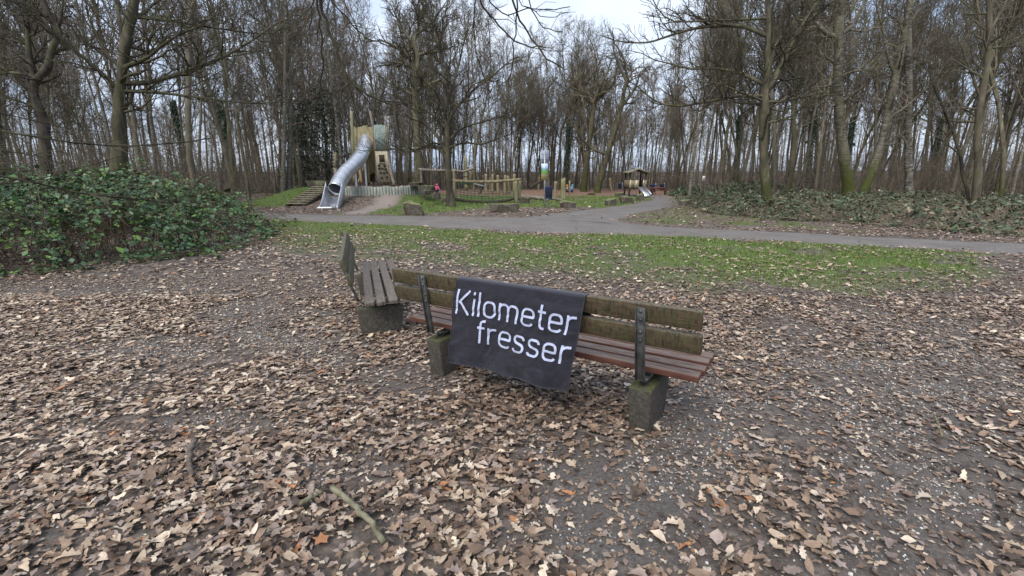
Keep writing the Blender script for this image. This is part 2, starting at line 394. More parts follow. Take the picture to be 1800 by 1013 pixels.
# ================================================================== THE BENCHES
def bench_wood(name, c_dark, c_mid, c_light, algae=0.0, grey=0.0, drip=False):
    m, t, bs = new_mat(name)
    grain = noise(t, 6, 6, (1.2, 14, 14), .65); big = noise(t, 4.5, 4)
    col = ramp(t, grain, [(.28, c_dark), (.5, c_mid), (.72, c_light)])
    if grey:
        nrm = t.nodes.new('ShaderNodeNewGeometry'); sp = t.nodes.new('ShaderNodeSeparateXYZ'); t.links.new(nrm.outputs['Normal'], sp.inputs[0])
        up = ramp(t, sp.outputs['Z'], [(.5, 0), (.95, 1)])
        wz = noise(t, 9, 5, (1, 7, 7)); f = math_(t, 'MULTIPLY', math_(t, 'MULTIPLY', up, grey), ramp(t, wz, [(.35, .25), (.6, 1)]))
        col = mixc(t, f, col, (.20, .165, .14))
    if algae:
        dn = noise(t, 5, 6, (11, 11, 1.5) if drip else (1.5, 2, 2), .75)
        f = math_(t, 'MULTIPLY', ramp(t, dn, [(.40, 0), (.60, 1)]), algae)
        al = ramp(t, noise(t, 30, 4), [(.3, (.03, .037, .014)), (.7, (.088, .10, .038))])
        col = mixc(t, f, col, al)
        st = noise(t, 7, 5, (10, 10, .8), .75); col = mixc(t, ramp(t, st, [(.52, 0), (.62, .9)]), col, (.024, .018, .013))
        rs = noise(t, 3, 3, (2.2, 2.2, 1)); col = mixc(t, ramp(t, rs, [(.62, 0), (.75, .55)]), col, (.13, .055, .03))
    setc(t, bs, col, .62); bs.inputs['Specular IOR Level'].default_value = .35; bump(t, bs, grain, .45, .006)
    return m
W1_BACK = bench_wood('bench_back_wood', (.045, .028, .018), (.09, .055, .035), (.15, .10, .07), .85, .8, True)
W1_SEAT = bench_wood('bench_seat_wood', (.055, .021, .014), (.105, .042, .028), (.155, .075, .052), .0, .85)
W2_BACK = bench_wood('weathered_back_wood', (.05, .042, .028), (.10, .09, .058), (.16, .145, .10), .55, .5)
W2_SEAT = bench_wood('weathered_seat_wood', (.06, .05, .042), (.12, .10, .085), (.2, .175, .15), .12, .6)
def concrete_mat(name, moss):
    m, t, bs = new_mat(name); f = noise(t, 35, 6, rough=.7); big = noise(t, 5, 4)
    c = ramp(t, f, [(.3, (.035, .031, .026)), (.5, (.072, .065, .055)), (.72, (.13, .118, .10))]); c = mixc(t, ramp(t, big, [(.4, 0), (.7, .55)]), c, (.06, .055, .048))
    z = sep_z(t)['Z']; k = math_(t, 'ADD', math_(t, 'MULTIPLY', math_(t, 'SUBTRACT', z, .275), 22), math_(t, 'MULTIPLY_ADD', noise(t, 12, 5), 3.0, -1.6))
    c = mixc(t, math_(t, 'MULTIPLY', ramp(t, k, [(.2, 0), (.8, 1)]), moss), c, ramp(t, f, [(.35, (.042, .05, .018)), (.7, (.10, .11, .042))]))
    setc(t, bs, c, .92); bump(t, bs, f, .6, .008); bs.inputs['Specular IOR Level'].default_value = .2; return m
CONC1 = concrete_mat('mossy_concrete', .8); CONC2 = concrete_mat('damp_concrete', .35)
STEEL = simple('galvanised_steel', (.075, .078, .075), (.16, .165, .16), 18, rough=.5, bmp=.2, metallic=.55, dist=.002)
BL, BH, GAP, TILT, D0, Z0 = 2.35, .116, .030, .172, -.079, .875
TH = .042
tv = np.array([0, math.sin(TILT), -math.cos(TILT)]); nv = np.array([0, math.cos(TILT), math.sin(TILT)])     # down the backrest; towards the sitter
def make_bench(loc, rz, mats, label, TILT=TILT, D0=D0, Z0=Z0):
    tv = np.array([0, math.sin(TILT), -math.cos(TILT)]); nv = np.array([0, math.cos(TILT), math.sin(TILT)])
    b = empty('park_bench', loc, rz, label, 'bench')
    def slab(c, half, axes, name, m, bev=.006):
        mb = MB(); ax = [np.asarray(a, float) for a in axes]; pts = []
        for sz in (-1, 1):
            for sx, sy in ((-1, -1), (1, -1), (1, 1), (-1, 1)): pts.append(np.asarray(c) + ax[0] * half[0] * sx + ax[1] * half[1] * sy + ax[2] * half[2] * sz)
        jit = np.random.default_rng(int(abs(c[1]) * 9000 + c[2] * 7000)).normal(0, .0028, (4, 3)) * (1, .7, 1.3)
        pts = [p + (jit[0] if i in (0, 3, 4, 7) else jit[1]) + .3 * jit[2 + i % 2] for i, p in enumerate(pts)]
        mb.hexa(pts); return bevel(mb.build(name, m, b), bev)
    O = np.array([0, D0, Z0])
    for k in (0, 1):
        c = O + tv * (BH / 2 + k * (BH + GAP)) + nv * TH / 2
        slab(c, (BL / 2, TH / 2, BH / 2), ((1, 0, 0), nv, -tv), 'back_board', mats[0])
    sw = .088
    for k in range(4):
        slab((0, .083 + sw / 2 + k * (sw + .022), .444 - TH / 2 + .004 * k), (BL / 2 - .006, sw / 2, TH / 2), ((1, 0, 0), (0, 1, .04), (0, -.04, 1)), 'seat_slat', mats[1])
    for s in (-1, 1):
        x = .84 * s; mb = MB()
        zt = .318
        prof = [(-.005, zt), (.46, zt)]; wt, wb = .071, .066
        c = [(x - wb, .05, -.08), (x + wb, .05, -.08), (x + wb, .40, -.08), (x - wb, .40, -.08), (x - wt, -.005, zt), (x + wt, -.005, zt), (x + wt, .47, zt), (x - wt, .47, zt)]
        mb.hexa(c); bevel(mb.build('concrete_leg', mats[2], b), .012, 2)
        # U-channel upright bolted to the boards, bent in under the seat
        up = MB(); a0 = O + tv * .012 - nv * .012 + np.array([x, 0, 0]); a1 = O + tv * .50 - nv * .012 + np.array([x, 0, 0])
        up.beam(a0, a1, .058, .006, (1, 0, 0))
        for e in (-1, 1):
            off = np.array([e * .0265, 0, 0]) - nv * .0105
            up.beam(a0 + off, a1 + off, .004, .018, (1, 0, 0))
        a2 = np.array([x, .075, .345]); up.beam(a1 + tv * .002, a2, .056, .007, (1, 0, 0))
        up.beam(a2 + np.array([0, .0, .0]), np.array([x, .47, .372]), .05, .03, (1, 0, 0))
        up.beam((x, .10, .31), (x, .10, .36), .05, .03, (1, 0, 0)); up.beam((x, .40, .31), (x, .40, .37), .05, .03, (1, 0, 0))
        u = bevel(up.build('upright', STEEL, b), .0015, 1)
        for kk in (.035, .088, .168, .225):
            mb = MB(); p = O + tv * kk + np.array([x, 0, 0]) - nv * .013
            an = np.arange(9) * 0
            mb.tube([p + nv * .004, p - nv * .004, p - nv * .010, p - nv * .0125], [.011, .011, .008, .002], 8, cap=True); mb.build('bolt', STEEL, u, True)
    return b
B1 = (0.0753, 3.1311, 0); B1R = -.561
bench1 = make_bench(B1, B1R, (W1_BACK, W1_SEAT, CONC1), 'reddish park bench with algae-stained backrest carrying the black banner')
bench2 = make_bench((-1.84, 5.43, -.03), -1.26, (W2_BACK, W2_SEAT, CONC2), 'weathered grey-brown park bench set at an angle, without a banner', .34, -.125, .862)

# ------------------------------------------------------------------ the banner over the backrest
c1, s1 = math.cos(B1R), math.sin(B1R)
def bench_plane_hit(px, py, d):                # where a photo pixel meets the upright plane at bench depth d
    r = ray(px, py); n = np.array([-s1, c1, 0]); o = np.array([B1[0], B1[1], 0]) + n * d
    t = np.dot(o - np.array([0, 0, CAM_H]), n) / np.dot(r, n); p = np.array([0, 0, CAM_H]) + r * t; q = p - o
    return np.array([q[0] * c1 + q[1] * s1, p[2]])
FD = D0 - .03
TL, TRc, BR, BLc = (bench_plane_hit(*p, FD) for p in ((803, 487), (1028, 517.5), (1000, 686), (790, 636)))
zt_ = Z0 + .003
TL[1] = zt_; TRc[1] = zt_
def flag_pt(u, v, lift=0.0):
    u = np.asarray(u, float); v = np.asarray(v, float)
    top = TL[None] * (1 - u)[:, None] + TRc[None] * u[:, None]; bot = BLc[None] * (1 - u)[:, None] + BR[None] * u[:, None]
    vv = np.clip(v, 0, 1)[:, None]; q = top * (1 - vv) + bot * vv
    fold = .020 * np.sin(u * 7 + 1.2 + 1.4 * v) * v + .008 * np.sin(u * 21 + 4 * v) * v * v + .026 * (fbm(u * 6, v * 5, 3, 4) - .5) * np.clip(v * 3, 0, 1) \
        + .005 * np.sin(v * 34 + 5 * u + 3 * np.sin(u * 5)) * (.3 + .7 * v) * (vnoise(u * 4, v * 4, 8)) + .010 * np.exp(-((v - .33 - .02 * np.sin(u * 9)) / .02) ** 2) * -.4
    for ka, kb, kc, ks in ((5, 3, .9, 1), (9, 6, .5, 2), (4, 11, .45, 3)):
        rn = np.abs(fbm(u * ka + .8 * v, v * kb + .5 * u, 11 * ks, 3) - .5); fold = fold - .005 * kc * np.exp(-(rn / .06) ** 2) * np.clip(v * 5, 0, 1)
    # top rows: over the top edge of the board and hugging the upper board a little
    d = FD + .012 - .014 * np.clip(v * 6, 0, 1) - fold - .006 - .035 * np.clip(v - .75, 0, 1)
    over = np.clip(-v, 0, 1)                   # v<0: across the board's top and down the sitter's side
    z = q[:, 1] + .010 * np.sin(u * 5) * v
    dd = np.where(over > 0, np.interp(over, [0, .06, .10, .35], [FD + .012 - .006, D0 + .028, D0 + .062, D0 + .095]), d)
    zz = np.where(over > 0, np.interp(over, [0, .06, .10, .35], [zt_, zt_ + .011, zt_ + .002, zt_ - .16]), z)
    dd = dd - lift
    s = q[:, 0] + .012 * np.sin(v * 6) * (u - .5)
    return np.stack([s, dd, zz], 1)
nu, nvv = 124, 112
us = np.linspace(0, 1, nu); vsq = np.concatenate([np.linspace(-.35, 0, 14)[:-1], np.linspace(0, 1, nvv - 13)])
U_, V_ = np.meshgrid(us, vsq); P_ = flag_pt(U_.ravel(), V_.ravel())
i = (np.arange(len(vsq) - 1)[:, None] * nu + np.arange(nu - 1)[None]).ravel()
mb = MB(); mb.add(P_, np.stack([i, i + 1, i + nu + 1, i + nu], 1))
mC, t, bs = new_mat('black_cloth'); wv = noise(t, 240, 2); cr_ = noise(t, 9, 6, rough=.7)
setc(t, bs, ramp(t, cr_, [(.3, (.010, .010, .017)), (.7, (.020, .020, .033))]), .6); bs.inputs['Sheen Weight'].default_value = .25; bs.inputs['Specular IOR Level'].default_value = .3
bump(t, bs, math_(t, 'ADD', math_(t, 'MULTIPLY', cr_, 1.0), math_(t, 'MULTIPLY', wv, .05)), .35, .012)
flag = empty('banner', B1, B1R, 'black cloth banner reading Kilometerfresser draped over the bench backrest', 'banner')
cloth = mb.build('cloth', mC, flag, True); so = cloth.modifiers.new('thick', 'SOLIDIFY'); so.thickness = .0015; so.offset = 1
# hem along the bottom and sides
hem = MB(); hu = np.r_[np.zeros(30), np.linspace(0, 1, 60)[1:-1], np.ones(30)]; hv = np.r_[np.linspace(.01, 1, 30), np.ones(58), np.linspace(1, .01, 30)]
hem.tube(flag_pt(hu, hv, .001), .0035, 5); hem.build('hem', mC, flag, True)
# lettering: strokes of constant width with rounded corners, laid on the cloth
mL, t, bs = new_mat('white_print'); setc(t, bs, ramp(t, noise(t, 60, 3), [(.3, (.44, .49, .68)), (.7, (.54, .59, .78))]), .7)
def arc(cx, cy, rx, ry, a0, a1, n=9):
    a = np.radians(np.linspace(a0, a1, n)); return [(cx + rx * math.cos(q), cy + ry * math.sin(q)) for q in a]
def rrect(x0, x1, y0, y1, r, start=0):
    p = arc(x1 - r, y1 - r, r, r, 0, 90) + arc(x0 + r, y1 - r, r, r, 90, 180) + arc(x0 + r, y0 + r, r, r, 180, 270) + arc(x1 - r, y0 + r, r, r, 270, 360)
    return p + [p[0]]
XH, WD = .70, .092; h = WD / 2
def glyph(c):
    y0, y1 = h, XH - h; r = .16
    if c == 'K': return .66, [[(h, 0), (h, 1)], [(.60, 1), (.14, .47)], [(.20, .52), (.62, 0)]]
    if c == 'i': return .115, [[(h, 0), (h, XH)], [(h, .86), (h, .98)]]
    if c == 'l': return .115, [[(h, 0), (h, 1)]]
    if c == 'o': return .56, [rrect(h, .56 - h, y0, y1, .19)]
    if c == 'm': return .86, [[(h, 0), (h, XH)], [(h, .45)] + arc(h + r, y1 - r, r, r, 180, 90) + arc(.43 - r, y1 - r, r, r, 90, 0) + [(.43, 0)],
                              [(.43, .45)] + arc(.43 + r, y1 - r, r, r, 180, 90) + arc(.86 - h - r, y1 - r, r, r, 90, 0) + [(.86 - h, 0)]]
    if c == 'e': return .55, [[(h, .36), (.55 - h, .36)] + arc(.55 - h - .18, y1 - .18, .18, .18, 0, 90) + arc(h + .18, y1 - .18, .18, .18, 90, 180) + arc(h + .18, y0 + .18, .18, .18, 180, 270) + arc(.55 - h - .14, y0 + .13, .14, .13, 270, 345)]
    if c == 't': return .33, [[(.13, .92), (.13, .2)] + arc(.13 + .15, y0 + .15, .15, .15, 180, 270) + [(.33, y0)], [(0, XH - h), (.33, XH - h)]]
    if c == 'r': return .36, [[(h, 0), (h, XH)], [(h, .42)] + arc(h + .2, y1 - .2, .2, .2, 180, 90) + [(.36, y1)]]
    if c == 'f': return .33, [[(.13, 0), (.13, .78)] + arc(.13 + .15, .94 - .15, .15, .15, 180, 90) + [(.34, .94)], [(0, XH - h), (.33, XH - h)]]
    if c == 's': return .50, [[(.50 - h, y1 - .13)] + arc(.50 - h - .13, y1 - .13, .13, .13, 10, 90) + arc(h + .14, y1 - .145, .14, .145, 90, 270) + arc(.50 - h - .14, y0 + .145, .14, .145, 90, -90) + arc(h + .13, y0 + .13, .13, .13, 270, 190)]
def ribbon(pl, wd):
    P = np.array(pl, float); keep = np.r_[True, np.linalg.norm(np.diff(P, axis=0), axis=1) > 1e-5]; P = P[keep]
    D = [P[0]]
    for a, b in zip(P[:-1], P[1:]):
        k = max(1, int(np.linalg.norm(b - a) / .03)); D += [a + (b - a) * q / k for q in range(1, k + 1)]
    P = np.array(D); closed = np.linalg.norm(P[0] - P[-1]) < 1e-6
    T = np.gradient(P, axis=0)
    if closed: T[0] = T[-1] = P[1] - P[-2]
    T /= np.linalg.norm(T, axis=1, keepdims=True); Nn = np.stack([-T[:, 1], T[:, 0]], 1)
    return P + Nn * wd / 2, P - Nn * wd / 2
def text_line(txt, u0, u1, vb0, vb1, vt):      # cap height from baseline v = vb to vt
    gl = [glyph(c) for c in txt]; sp = .125; tot = sum(g[0] for g in gl) + sp * (len(txt) - 1); x = 0
    for c, (wg, strokes) in zip(txt, gl):
        mbl = MB()
        for k, st in enumerate(strokes):
            A, B = ribbon(st, WD)
            def mp_(Q):
                xx = (Q[:, 0] + x) / tot; u = u0 + (u1 - u0) * xx; vb = vb0 + (vb1 - vb0) * xx; return flag_pt(u, vb - (vb0 - vt) * Q[:, 1], .006 + .0005 * k)
            n = len(A); VA, VB = mp_(A), mp_(B); i = np.arange(n - 1)
            mbl.add(np.vstack([VA, VB]), np.stack([i, i + n, i + n + 1, i + 1], 1))
        mbl.build('letter', mL, flag, True); x += wg + sp
def flag_uv(px, py):
    s, z = bench_plane_hit(px, py, FD - .01)
    u = .5
    for _ in range(20):
        v = (zt_ - z) / (zt_ - (BLc[1] * (1 - u) + BR[1] * u)); a = TL[0] * (1 - v) + BLc[0] * v; b = TRc[0] * (1 - v) + BR[0] * v; u = (s - a) / (b - a)
    return u, v
kA, kB, kC = flag_uv(802, 551), flag_uv(1009, 586), flag_uv(803, 508)
text_line('Kilometer', kA[0], kB[0], kA[1], kB[1] + .02, kC[1])
fA, fB, fC = flag_uv(836, 604.5), flag_uv(1001, 637), flag_uv(845, 563)
text_line('fresser', fA[0], fB[0], fA[1], fB[1] + .02, fC[1])
print('flag uv', kA, kB, kC, fA, fB, fC, TL, TRc, BR, BLc)

# ================================================================== TREES
def unit(v): return v / (np.linalg.norm(v) + 1e-12)
def grow(mbs, p, d, L, r, lvl, prm, g):
    n = max(3, int(L / prm['seg'][min(lvl, 3)]) + 1); pts = [p]; q = p.copy(); dd = unit(d)
    wn, up = prm['wander'][min(lvl, 3)], prm['up'][min(lvl, 3)]
    for _ in range(n):
        dd = unit(dd + g.normal(0, wn, 3) + np.array([0, 0, up])); q = q + dd * L / n; pts.append(q)
    pts = np.array(pts); rad = np.linspace(r, max(prm['rmin'], r * prm['taper'][min(lvl, 3)]), n + 1)
    mbs[0 if lvl <= prm.get('trunk_lvl', 1) else 1].tube(pts, rad, (9, 6, 4, 3, 3, 3)[lvl])
    spawn(mbs, pts, rad, L, lvl, prm, g)
def spawn(mbs, pts, rad, L, lvl, prm, g, start=None, count=None):
    if lvl >= prm['max']: return
    nc = count if count is not None else prm['n'][lvl]; st = prm['start'][lvl] if start is None else start
    for k in range(nc):
        t = st + (1 - st) * (k + g.random()) / nc if k < nc - 1 else .97
        f = t * (len(pts) - 1); i = min(int(f), len(pts) - 2); pos = pts[i] + (pts[i + 1] - pts[i]) * (f - i); ax = unit(pts[i + 1] - pts[i])
        ang = R(g.uniform(*prm['ang'])) * (1 - .45 * (t if lvl == 0 else 0)); perp = unit(np.cross(ax, g.normal(0, 1, 3))); cd = ax * math.cos(ang) + perp * math.sin(ang)
        if lvl > 0 and cd[2] < -.25: cd[2] *= -.4
        ln = L * prm['ratio'][lvl] * g.uniform(.65, 1.2) * (1.15 - .55 * t); rl = rad[i] * g.uniform(.45, .62)
        grow(mbs, pos, cd, max(ln, .25), max(prm['rmin'], min(rl, ln * .05)), lvl + 1, prm, g)
BASE = dict(seg=(1.0, .6, .4, .3), wander=(.06, .14, .18, .2), up=(.04, .06, .06, .05), taper=(.3, .3, .4, .6), rmin=.0105, max=3, n=(15, 7, 7), start=(.38, .25, .15),
            ang=(30, 62), ratio=(.34, .5, .5))
def P(**k): q = dict(BASE); q.update(k); return q
KINDS = {
    'slender': P(n=(18, 8, 8), start=(.34, .25, .15), wander=(.05, .15, .17, .2), up=(.05, .10, .08, .06), ratio=(.30, .5, .55)),
    'forked': P(n=(15, 9, 8), start=(.30, .2, .15), ang=(22, 48), ratio=(.45, .45, .5), up=(.03, .12, .08, .05)),
    'oak': P(n=(15, 9, 8), start=(.28, .2, .12), wander=(.10, .24, .26, .28), ang=(42, 78), ratio=(.40, .5, .5), up=(.03, .05, .05, .04)),
    'birch': P(n=(20, 7, 7), start=(.35, .2, .15), wander=(.04, .12, .14, .14), up=(.05, .09, -.06, -.10), ratio=(.22, .5, .65), rmin=.009),
    'pole': P(n=(16, 6, 7), start=(.30, .25, .15), wander=(.05, .13, .17, .2), ratio=(.22, .5, .6), up=(.06, .12, .08, .06)),
}
def tree_proto(kind, H, r, seed, barkm, twigm, lean=.0):
    g = np.random.default_rng(seed); mbs = (MB(), MB()); prm = KINDS[kind]
    P0 = np.array([0, 0, -.25]); flare = [(-.25, 1.7), (0.0, 1.45), (.35, 1.15)]
    mbs[0].tube([(0, 0, z) for z, k in flare] + [(0, 0, .8)], [r * k for z, k in flare] + [r], 9)
    grow(mbs, np.array([0, 0, .8]), np.array([lean, 0, 1.]), H - .8, r, 0, prm, g)
    a = mbs[0].mesh('trunk'); b = mbs[1].mesh('crown'); a.polygons.foreach_set('use_smooth', np.ones(len(a.polygons), bool))
    a.materials.append(barkm); b.materials.append(twigm); return a, b
def leaf_quads(P0, N0, size, g, aspect=1.6, low=False):   # pointed folded leaves: 6 verts, 4 tris each
    n = len(P0); N0 = N0 / np.linalg.norm(N0, axis=1, keepdims=True); a = g.normal(0, 1, (n, 3)); T = np.cross(N0, a); T /= np.linalg.norm(T, axis=1, keepdims=True); B = np.cross(N0, T)
    s = size * np.exp(g.normal(-.1, .33, n)); L = T * s[:, None]; W = B * (s / aspect / 2 * 1.1)[:, None]; up = N0 * (s * .12)[:, None]
    V = np.stack([P0, P0 + L * .45 + W + up, P0 + L, P0 + L * .45 - W + up, P0 + L * .5 - up * .3], 1)
    b = np.arange(n)[:, None] * 5
    T3 = np.concatenate([b + np.array([0, 4, 1]), b + np.array([1, 4, 2]), b + np.array([0, 3, 4]), b + np.array([4, 3, 2])], 0)
    if low: T3 = np.concatenate([b + np.array([0, 2, 1]), b + np.array([0, 3, 2])], 0)
    return V.reshape(-1, 3), T3
IVY_COL = np.array([(.018, .040, .016), (.028, .058, .022), (.045, .08, .03), (.02, .034, .02)])
def foliage_mesh(name, P0, N0, size, g, cols, wts, aspect=1.6):
    V, T3 = leaf_quads(P0, N0, size, g, aspect); m = MB(); m.add(V, None, T3); me = m.mesh(name)
    c = cols[g.choice(len(cols), len(P0), p=wts)] * g.uniform(.75, 1.25, (len(P0), 1)); set_col(me, np.repeat(c, 5, 0)); me.materials.append(M['foliage']); return me
protos = {}
for kind, H, r, barkm, twigm, seeds in (('slender', 17, .115, 'bark', 'twig', (1, 2, 3, 4)), ('forked', 16, .125, 'bark_moss', 'twig', (5, 6)), ('oak', 15, .15, 'bark_moss', 'twig', (7, 8)),
                                        ('birch', 16, .10, 'bark_birch', 'twig_red', (9, 10)), ('pole', 15, .07, 'bark', 'twig_red', (11, 12, 13))):
    protos[kind] = [tree_proto(kind, H, r, s, M[barkm], M[twigm]) for s in seeds]
gi = np.random.default_rng(77)
zz = gi.uniform(0, 7.5, 3200); an = gi.uniform(0, 2 * np.pi, 3200); rr = .2 + .16 * gi.random(3200) * (1 - zz / 10)
IVY = foliage_mesh('ivy', np.stack([rr * np.cos(an), rr * np.sin(an), zz], 1), np.stack([np.cos(an), np.sin(an), 0.5 + .3 * gi.normal(size=3200)], 1), .12, gi, IVY_COL * 1.1, (.35, .3, .1, .25), 1.2)
def place_tree(kind, x, y, h, rz, label, group, ivy=False, tilt=0.0):
    me = protos[kind][rnd.randrange(len(protos[kind]))]
    t = empty('birch_tree' if kind == 'birch' else 'ivy_clad_tree' if ivy else 'bare_tree', (x, y, tz(x, y)), rz, label, 'tree', group); t.scale = (h, h, h * rnd.uniform(.92, 1.12))
    t.rotation_euler = (tilt * rnd.uniform(-1, 1), tilt * rnd.uniform(-1, 1), rz)
    link('trunk', me[0], None, t); link('crown', me[1], None, t)
    if ivy: link('ivy', IVY, None, t)
    return t
ZONES = [  # px range, depth range, count, where
    ((-150, 450), (17, 60), 74, 'behind the bramble bush'),
    ((470, 640), (34, 60), 30, 'behind the tube slide'), ((620, 1190), (49, 66), 74, 'beyond the playground'),
    ((1195, 1330), (33, 60), 22, 'behind the hut path'), ((1300, 1960), (26, 60), 84, 'behind the ivy bank')]
taken = [G(790, 362)[:2], G(1350, 372)[:2], at(1490, 340, 24)[:2], at(1518, 340, 25)[:2], at(1602, 335, 27)[:2], at(75, 330, 20)[:2], at(208, 300, 17)[:2], at(738, 335, 37)[:2]]
WL = {'behind the bramble bush': 'wood behind the bramble bush', 'behind the tube slide': 'wood behind the tube slide', 'beyond the playground': 'wood beyond the playground hut', 'behind the ivy bank': 'wood behind the ivy bank', 'behind the hut path': 'wood beside the hut path'}
for (pa, pb), (da, db), cnt, where in ZONES:
    k = 0; tries = 0
    while k < cnt and tries < 4000:
        tries += 1; D = math.sqrt(rnd.uniform(da * da, db * db)); px = rnd.uniform(pa, pb); x = (px - 900) / F_PX * D * 1.0
        if min(math.hypot(x - a, D - b) for a, b in taken) < 1.25: continue
        taken.append((x, D)); k += 1; u = rnd.random()
        kind = 'slender' if u < .42 else 'pole' if u < .68 else 'forked' if u < .80 else 'oak' if u < .89 else 'birch'
        ivy = kind == 'slender' and rnd.random() < .12 and D > 36
        nm = {'slender': 'tall slender bare tree', 'pole': 'thin bare pole-like tree', 'forked': 'bare fork-limbed mossy tree', 'oak': 'bare crooked mossy oak', 'birch': 'white-barked birch'}[kind]
        if ivy: nm = 'tall tree with ivy-clad trunk'
        s = rnd.uniform(.85, 1.15) * ((.86 if px > 850 else 1.02) if where == 'beyond the playground' else 1.0)
        place_tree(kind, x, D, s, rnd.uniform(0, 6.28), f'{nm} {"at the front of" if D < (da + db) / 2 else "deep in"} the {WL[where]}', f'{nm}s {"at the front of" if D < (da + db) / 2 else "deep in"} the {WL[where]}', ivy, .05)

# far woodland: too far and dense to count
g = np.random.default_rng(31); mbf = MB(); mbt = MB()
for k in range(620):
    D = math.sqrt(g.uniform(62 ** 2, 118 ** 2)); x = (g.uniform(-250, 2050) - 900) / F_PX * D; z = tz(x, D); H = g.uniform(10, 15.5) * (.55 + .45 * min(1, 80 / D)); r = g.uniform(.07, .2)
    lx, ly = g.normal(0, .05, 2) * H; T = np.linspace(0, 1, 5)
    pts = np.stack([x + lx * T + g.normal(0, .12, 5) * T, D + ly * T, z - .2 + H * T], 1); mbf.tube(pts, np.linspace(r, .02, 5), 5)
    for q in range(25):
        t = g.uniform(.06, .98); b = pts[0] + (pts[-1] - pts[0]) * t; a = g.uniform(0, 6.28); L = g.uniform(.8, 3.0) * (1.1 - .5 * t); el = g.uniform(.1, 1.1)
        e = b + L * np.array([math.cos(a) * math.cos(el), math.sin(a) * math.cos(el), math.sin(el)]); 
        mbf.tube([b, e], [.028, .012], 3)
o = mbf.build('far_woodland', M['twig']); tag(o, 'hazy mass of bare trunks and twigs deep in the far wood', 'woodland', kind='stuff')
def far_trees(src, n, seed, label):
    g = np.random.default_rng(seed); D = np.sqrt(g.uniform(61 ** 2, 105 ** 2, n)); x = (g.uniform(-250, 2050, n) - 900) / F_PX * D; me = bpy.data.meshes.new('far_woodland'); me.from_pydata(np.stack([x, D, terrain(x, D)], 1).tolist(), [], [])
    o = link('far_woodland', me, None); ng = bpy.data.node_groups.new('far_trees', 'GeometryNodeTree'); ng.interface.new_socket('Geometry', in_out='INPUT', socket_type='NodeSocketGeometry'); ng.interface.new_socket('Geometry', in_out='OUTPUT', socket_type='NodeSocketGeometry')
    A = ng.nodes.new; gi_ = A('NodeGroupInput'); go_ = A('NodeGroupOutput'); ip = A('GeometryNodeInstanceOnPoints'); jn = A('GeometryNodeJoinGeometry'); L_ = ng.links.new
    for ob in src: oi = A('GeometryNodeObjectInfo'); oi.inputs['Object'].default_value = ob; oi.transform_space = 'ORIGINAL'; L_(oi.outputs['Geometry'], jn.inputs[0])
    rr_ = A('FunctionNodeRandomValue'); rr_.data_type = 'FLOAT_VECTOR'; rr_.inputs[0].default_value = (-.04, -.04, 0); rr_.inputs[1].default_value = (.04, .04, 6.28); rs_ = A('FunctionNodeRandomValue'); rs_.data_type = 'FLOAT'; rs_.inputs[2].default_value = .6; rs_.inputs[3].default_value = .85
    L_(gi_.outputs[0], ip.inputs['Points']); L_(jn.outputs[0], ip.inputs['Instance']); L_(rr_.outputs[0], ip.inputs['Rotation']); L_(rs_.outputs[1], ip.inputs['Scale']); L_(ip.outputs[0], go_.inputs[0])
    o.modifiers.new('trees', 'NODES').node_group = ng; return tag(o, label, 'woodland', kind='stuff')
def src_of(kind):
    t = next(o for o in bpy.data.objects if o.data is protos[kind][0][0]).parent; return list(t.children)[:2]
far_trees(src_of('slender'), 170, 51, 'distant crowns of bare slender trees closing off the far wood')
far_trees(src_of('pole'), 190, 52, 'distant crowns of thin bare trees closing off the far wood')
# brown leafless undergrowth between the trunks
def thicket(name, n, prange, drange, hmax, label, seed, m):
    g = np.random.default_rng(seed); q = MB()
    for k in range(n):
        D = math.sqrt(g.uniform(drange[0] ** 2, drange[1] ** 2)); x = (g.uniform(*prange) - 900) / F_PX * D; z = tz(x, D)
        for _s in range(5):
            H = hmax * g.uniform(.25, 1) ** 1.3; a = g.uniform(0, 6.28); b = g.uniform(.25, 1.0) * H; p0 = np.array([x, D, z - .05]) + g.normal(0, .25, 3) * (1, 1, 0)
            p2 = p0 + np.array([math.cos(a) * b, math.sin(a) * b, H]); p1 = (p0 + p2) / 2 + np.array([0, 0, .15 * H]) + g.normal(0, .12 * H, 3); q.tube([p0, p1, p2], [.011, .008, .004], 3)
            for _ in range(4):
                d = g.normal(0, .5, 3) * H * .6 + unit(p2 - p1) * H * .25; d[2] = abs(d[2]) * .7 - .05 * H; t_ = g.random(); s_ = p1 + (p2 - p1) * t_ if g.random() < .7 else p0 + (p1 - p0) * (.4 + .6 * t_); q.tube([s_, s_ + d], [.006, .0035], 3)
    return tag(q.build(name, m), label, 'undergrowth', kind='stuff')
thicket('undergrowth', 560, (-150, 425), (18, 56), 4.0, 'tangle of leafless brown undergrowth under the wood behind the brambles', 41, M['brush'])
thicket('undergrowth', 170, (425, 640), (36, 58), 3.8, 'tangle of leafless brown undergrowth in the wood behind the slide steps', 44, M['brush'])
thicket('undergrowth', 460, (620, 1200), (50, 68), 4.2, 'tangle of leafless brown undergrowth at the edge beyond the playground', 42, M['brush'])
thicket('undergrowth', 640, (1215, 1960), (27, 58), 3.8, 'tangle of leafless brown undergrowth in the wood behind the ivy bank', 43, M['brush'])

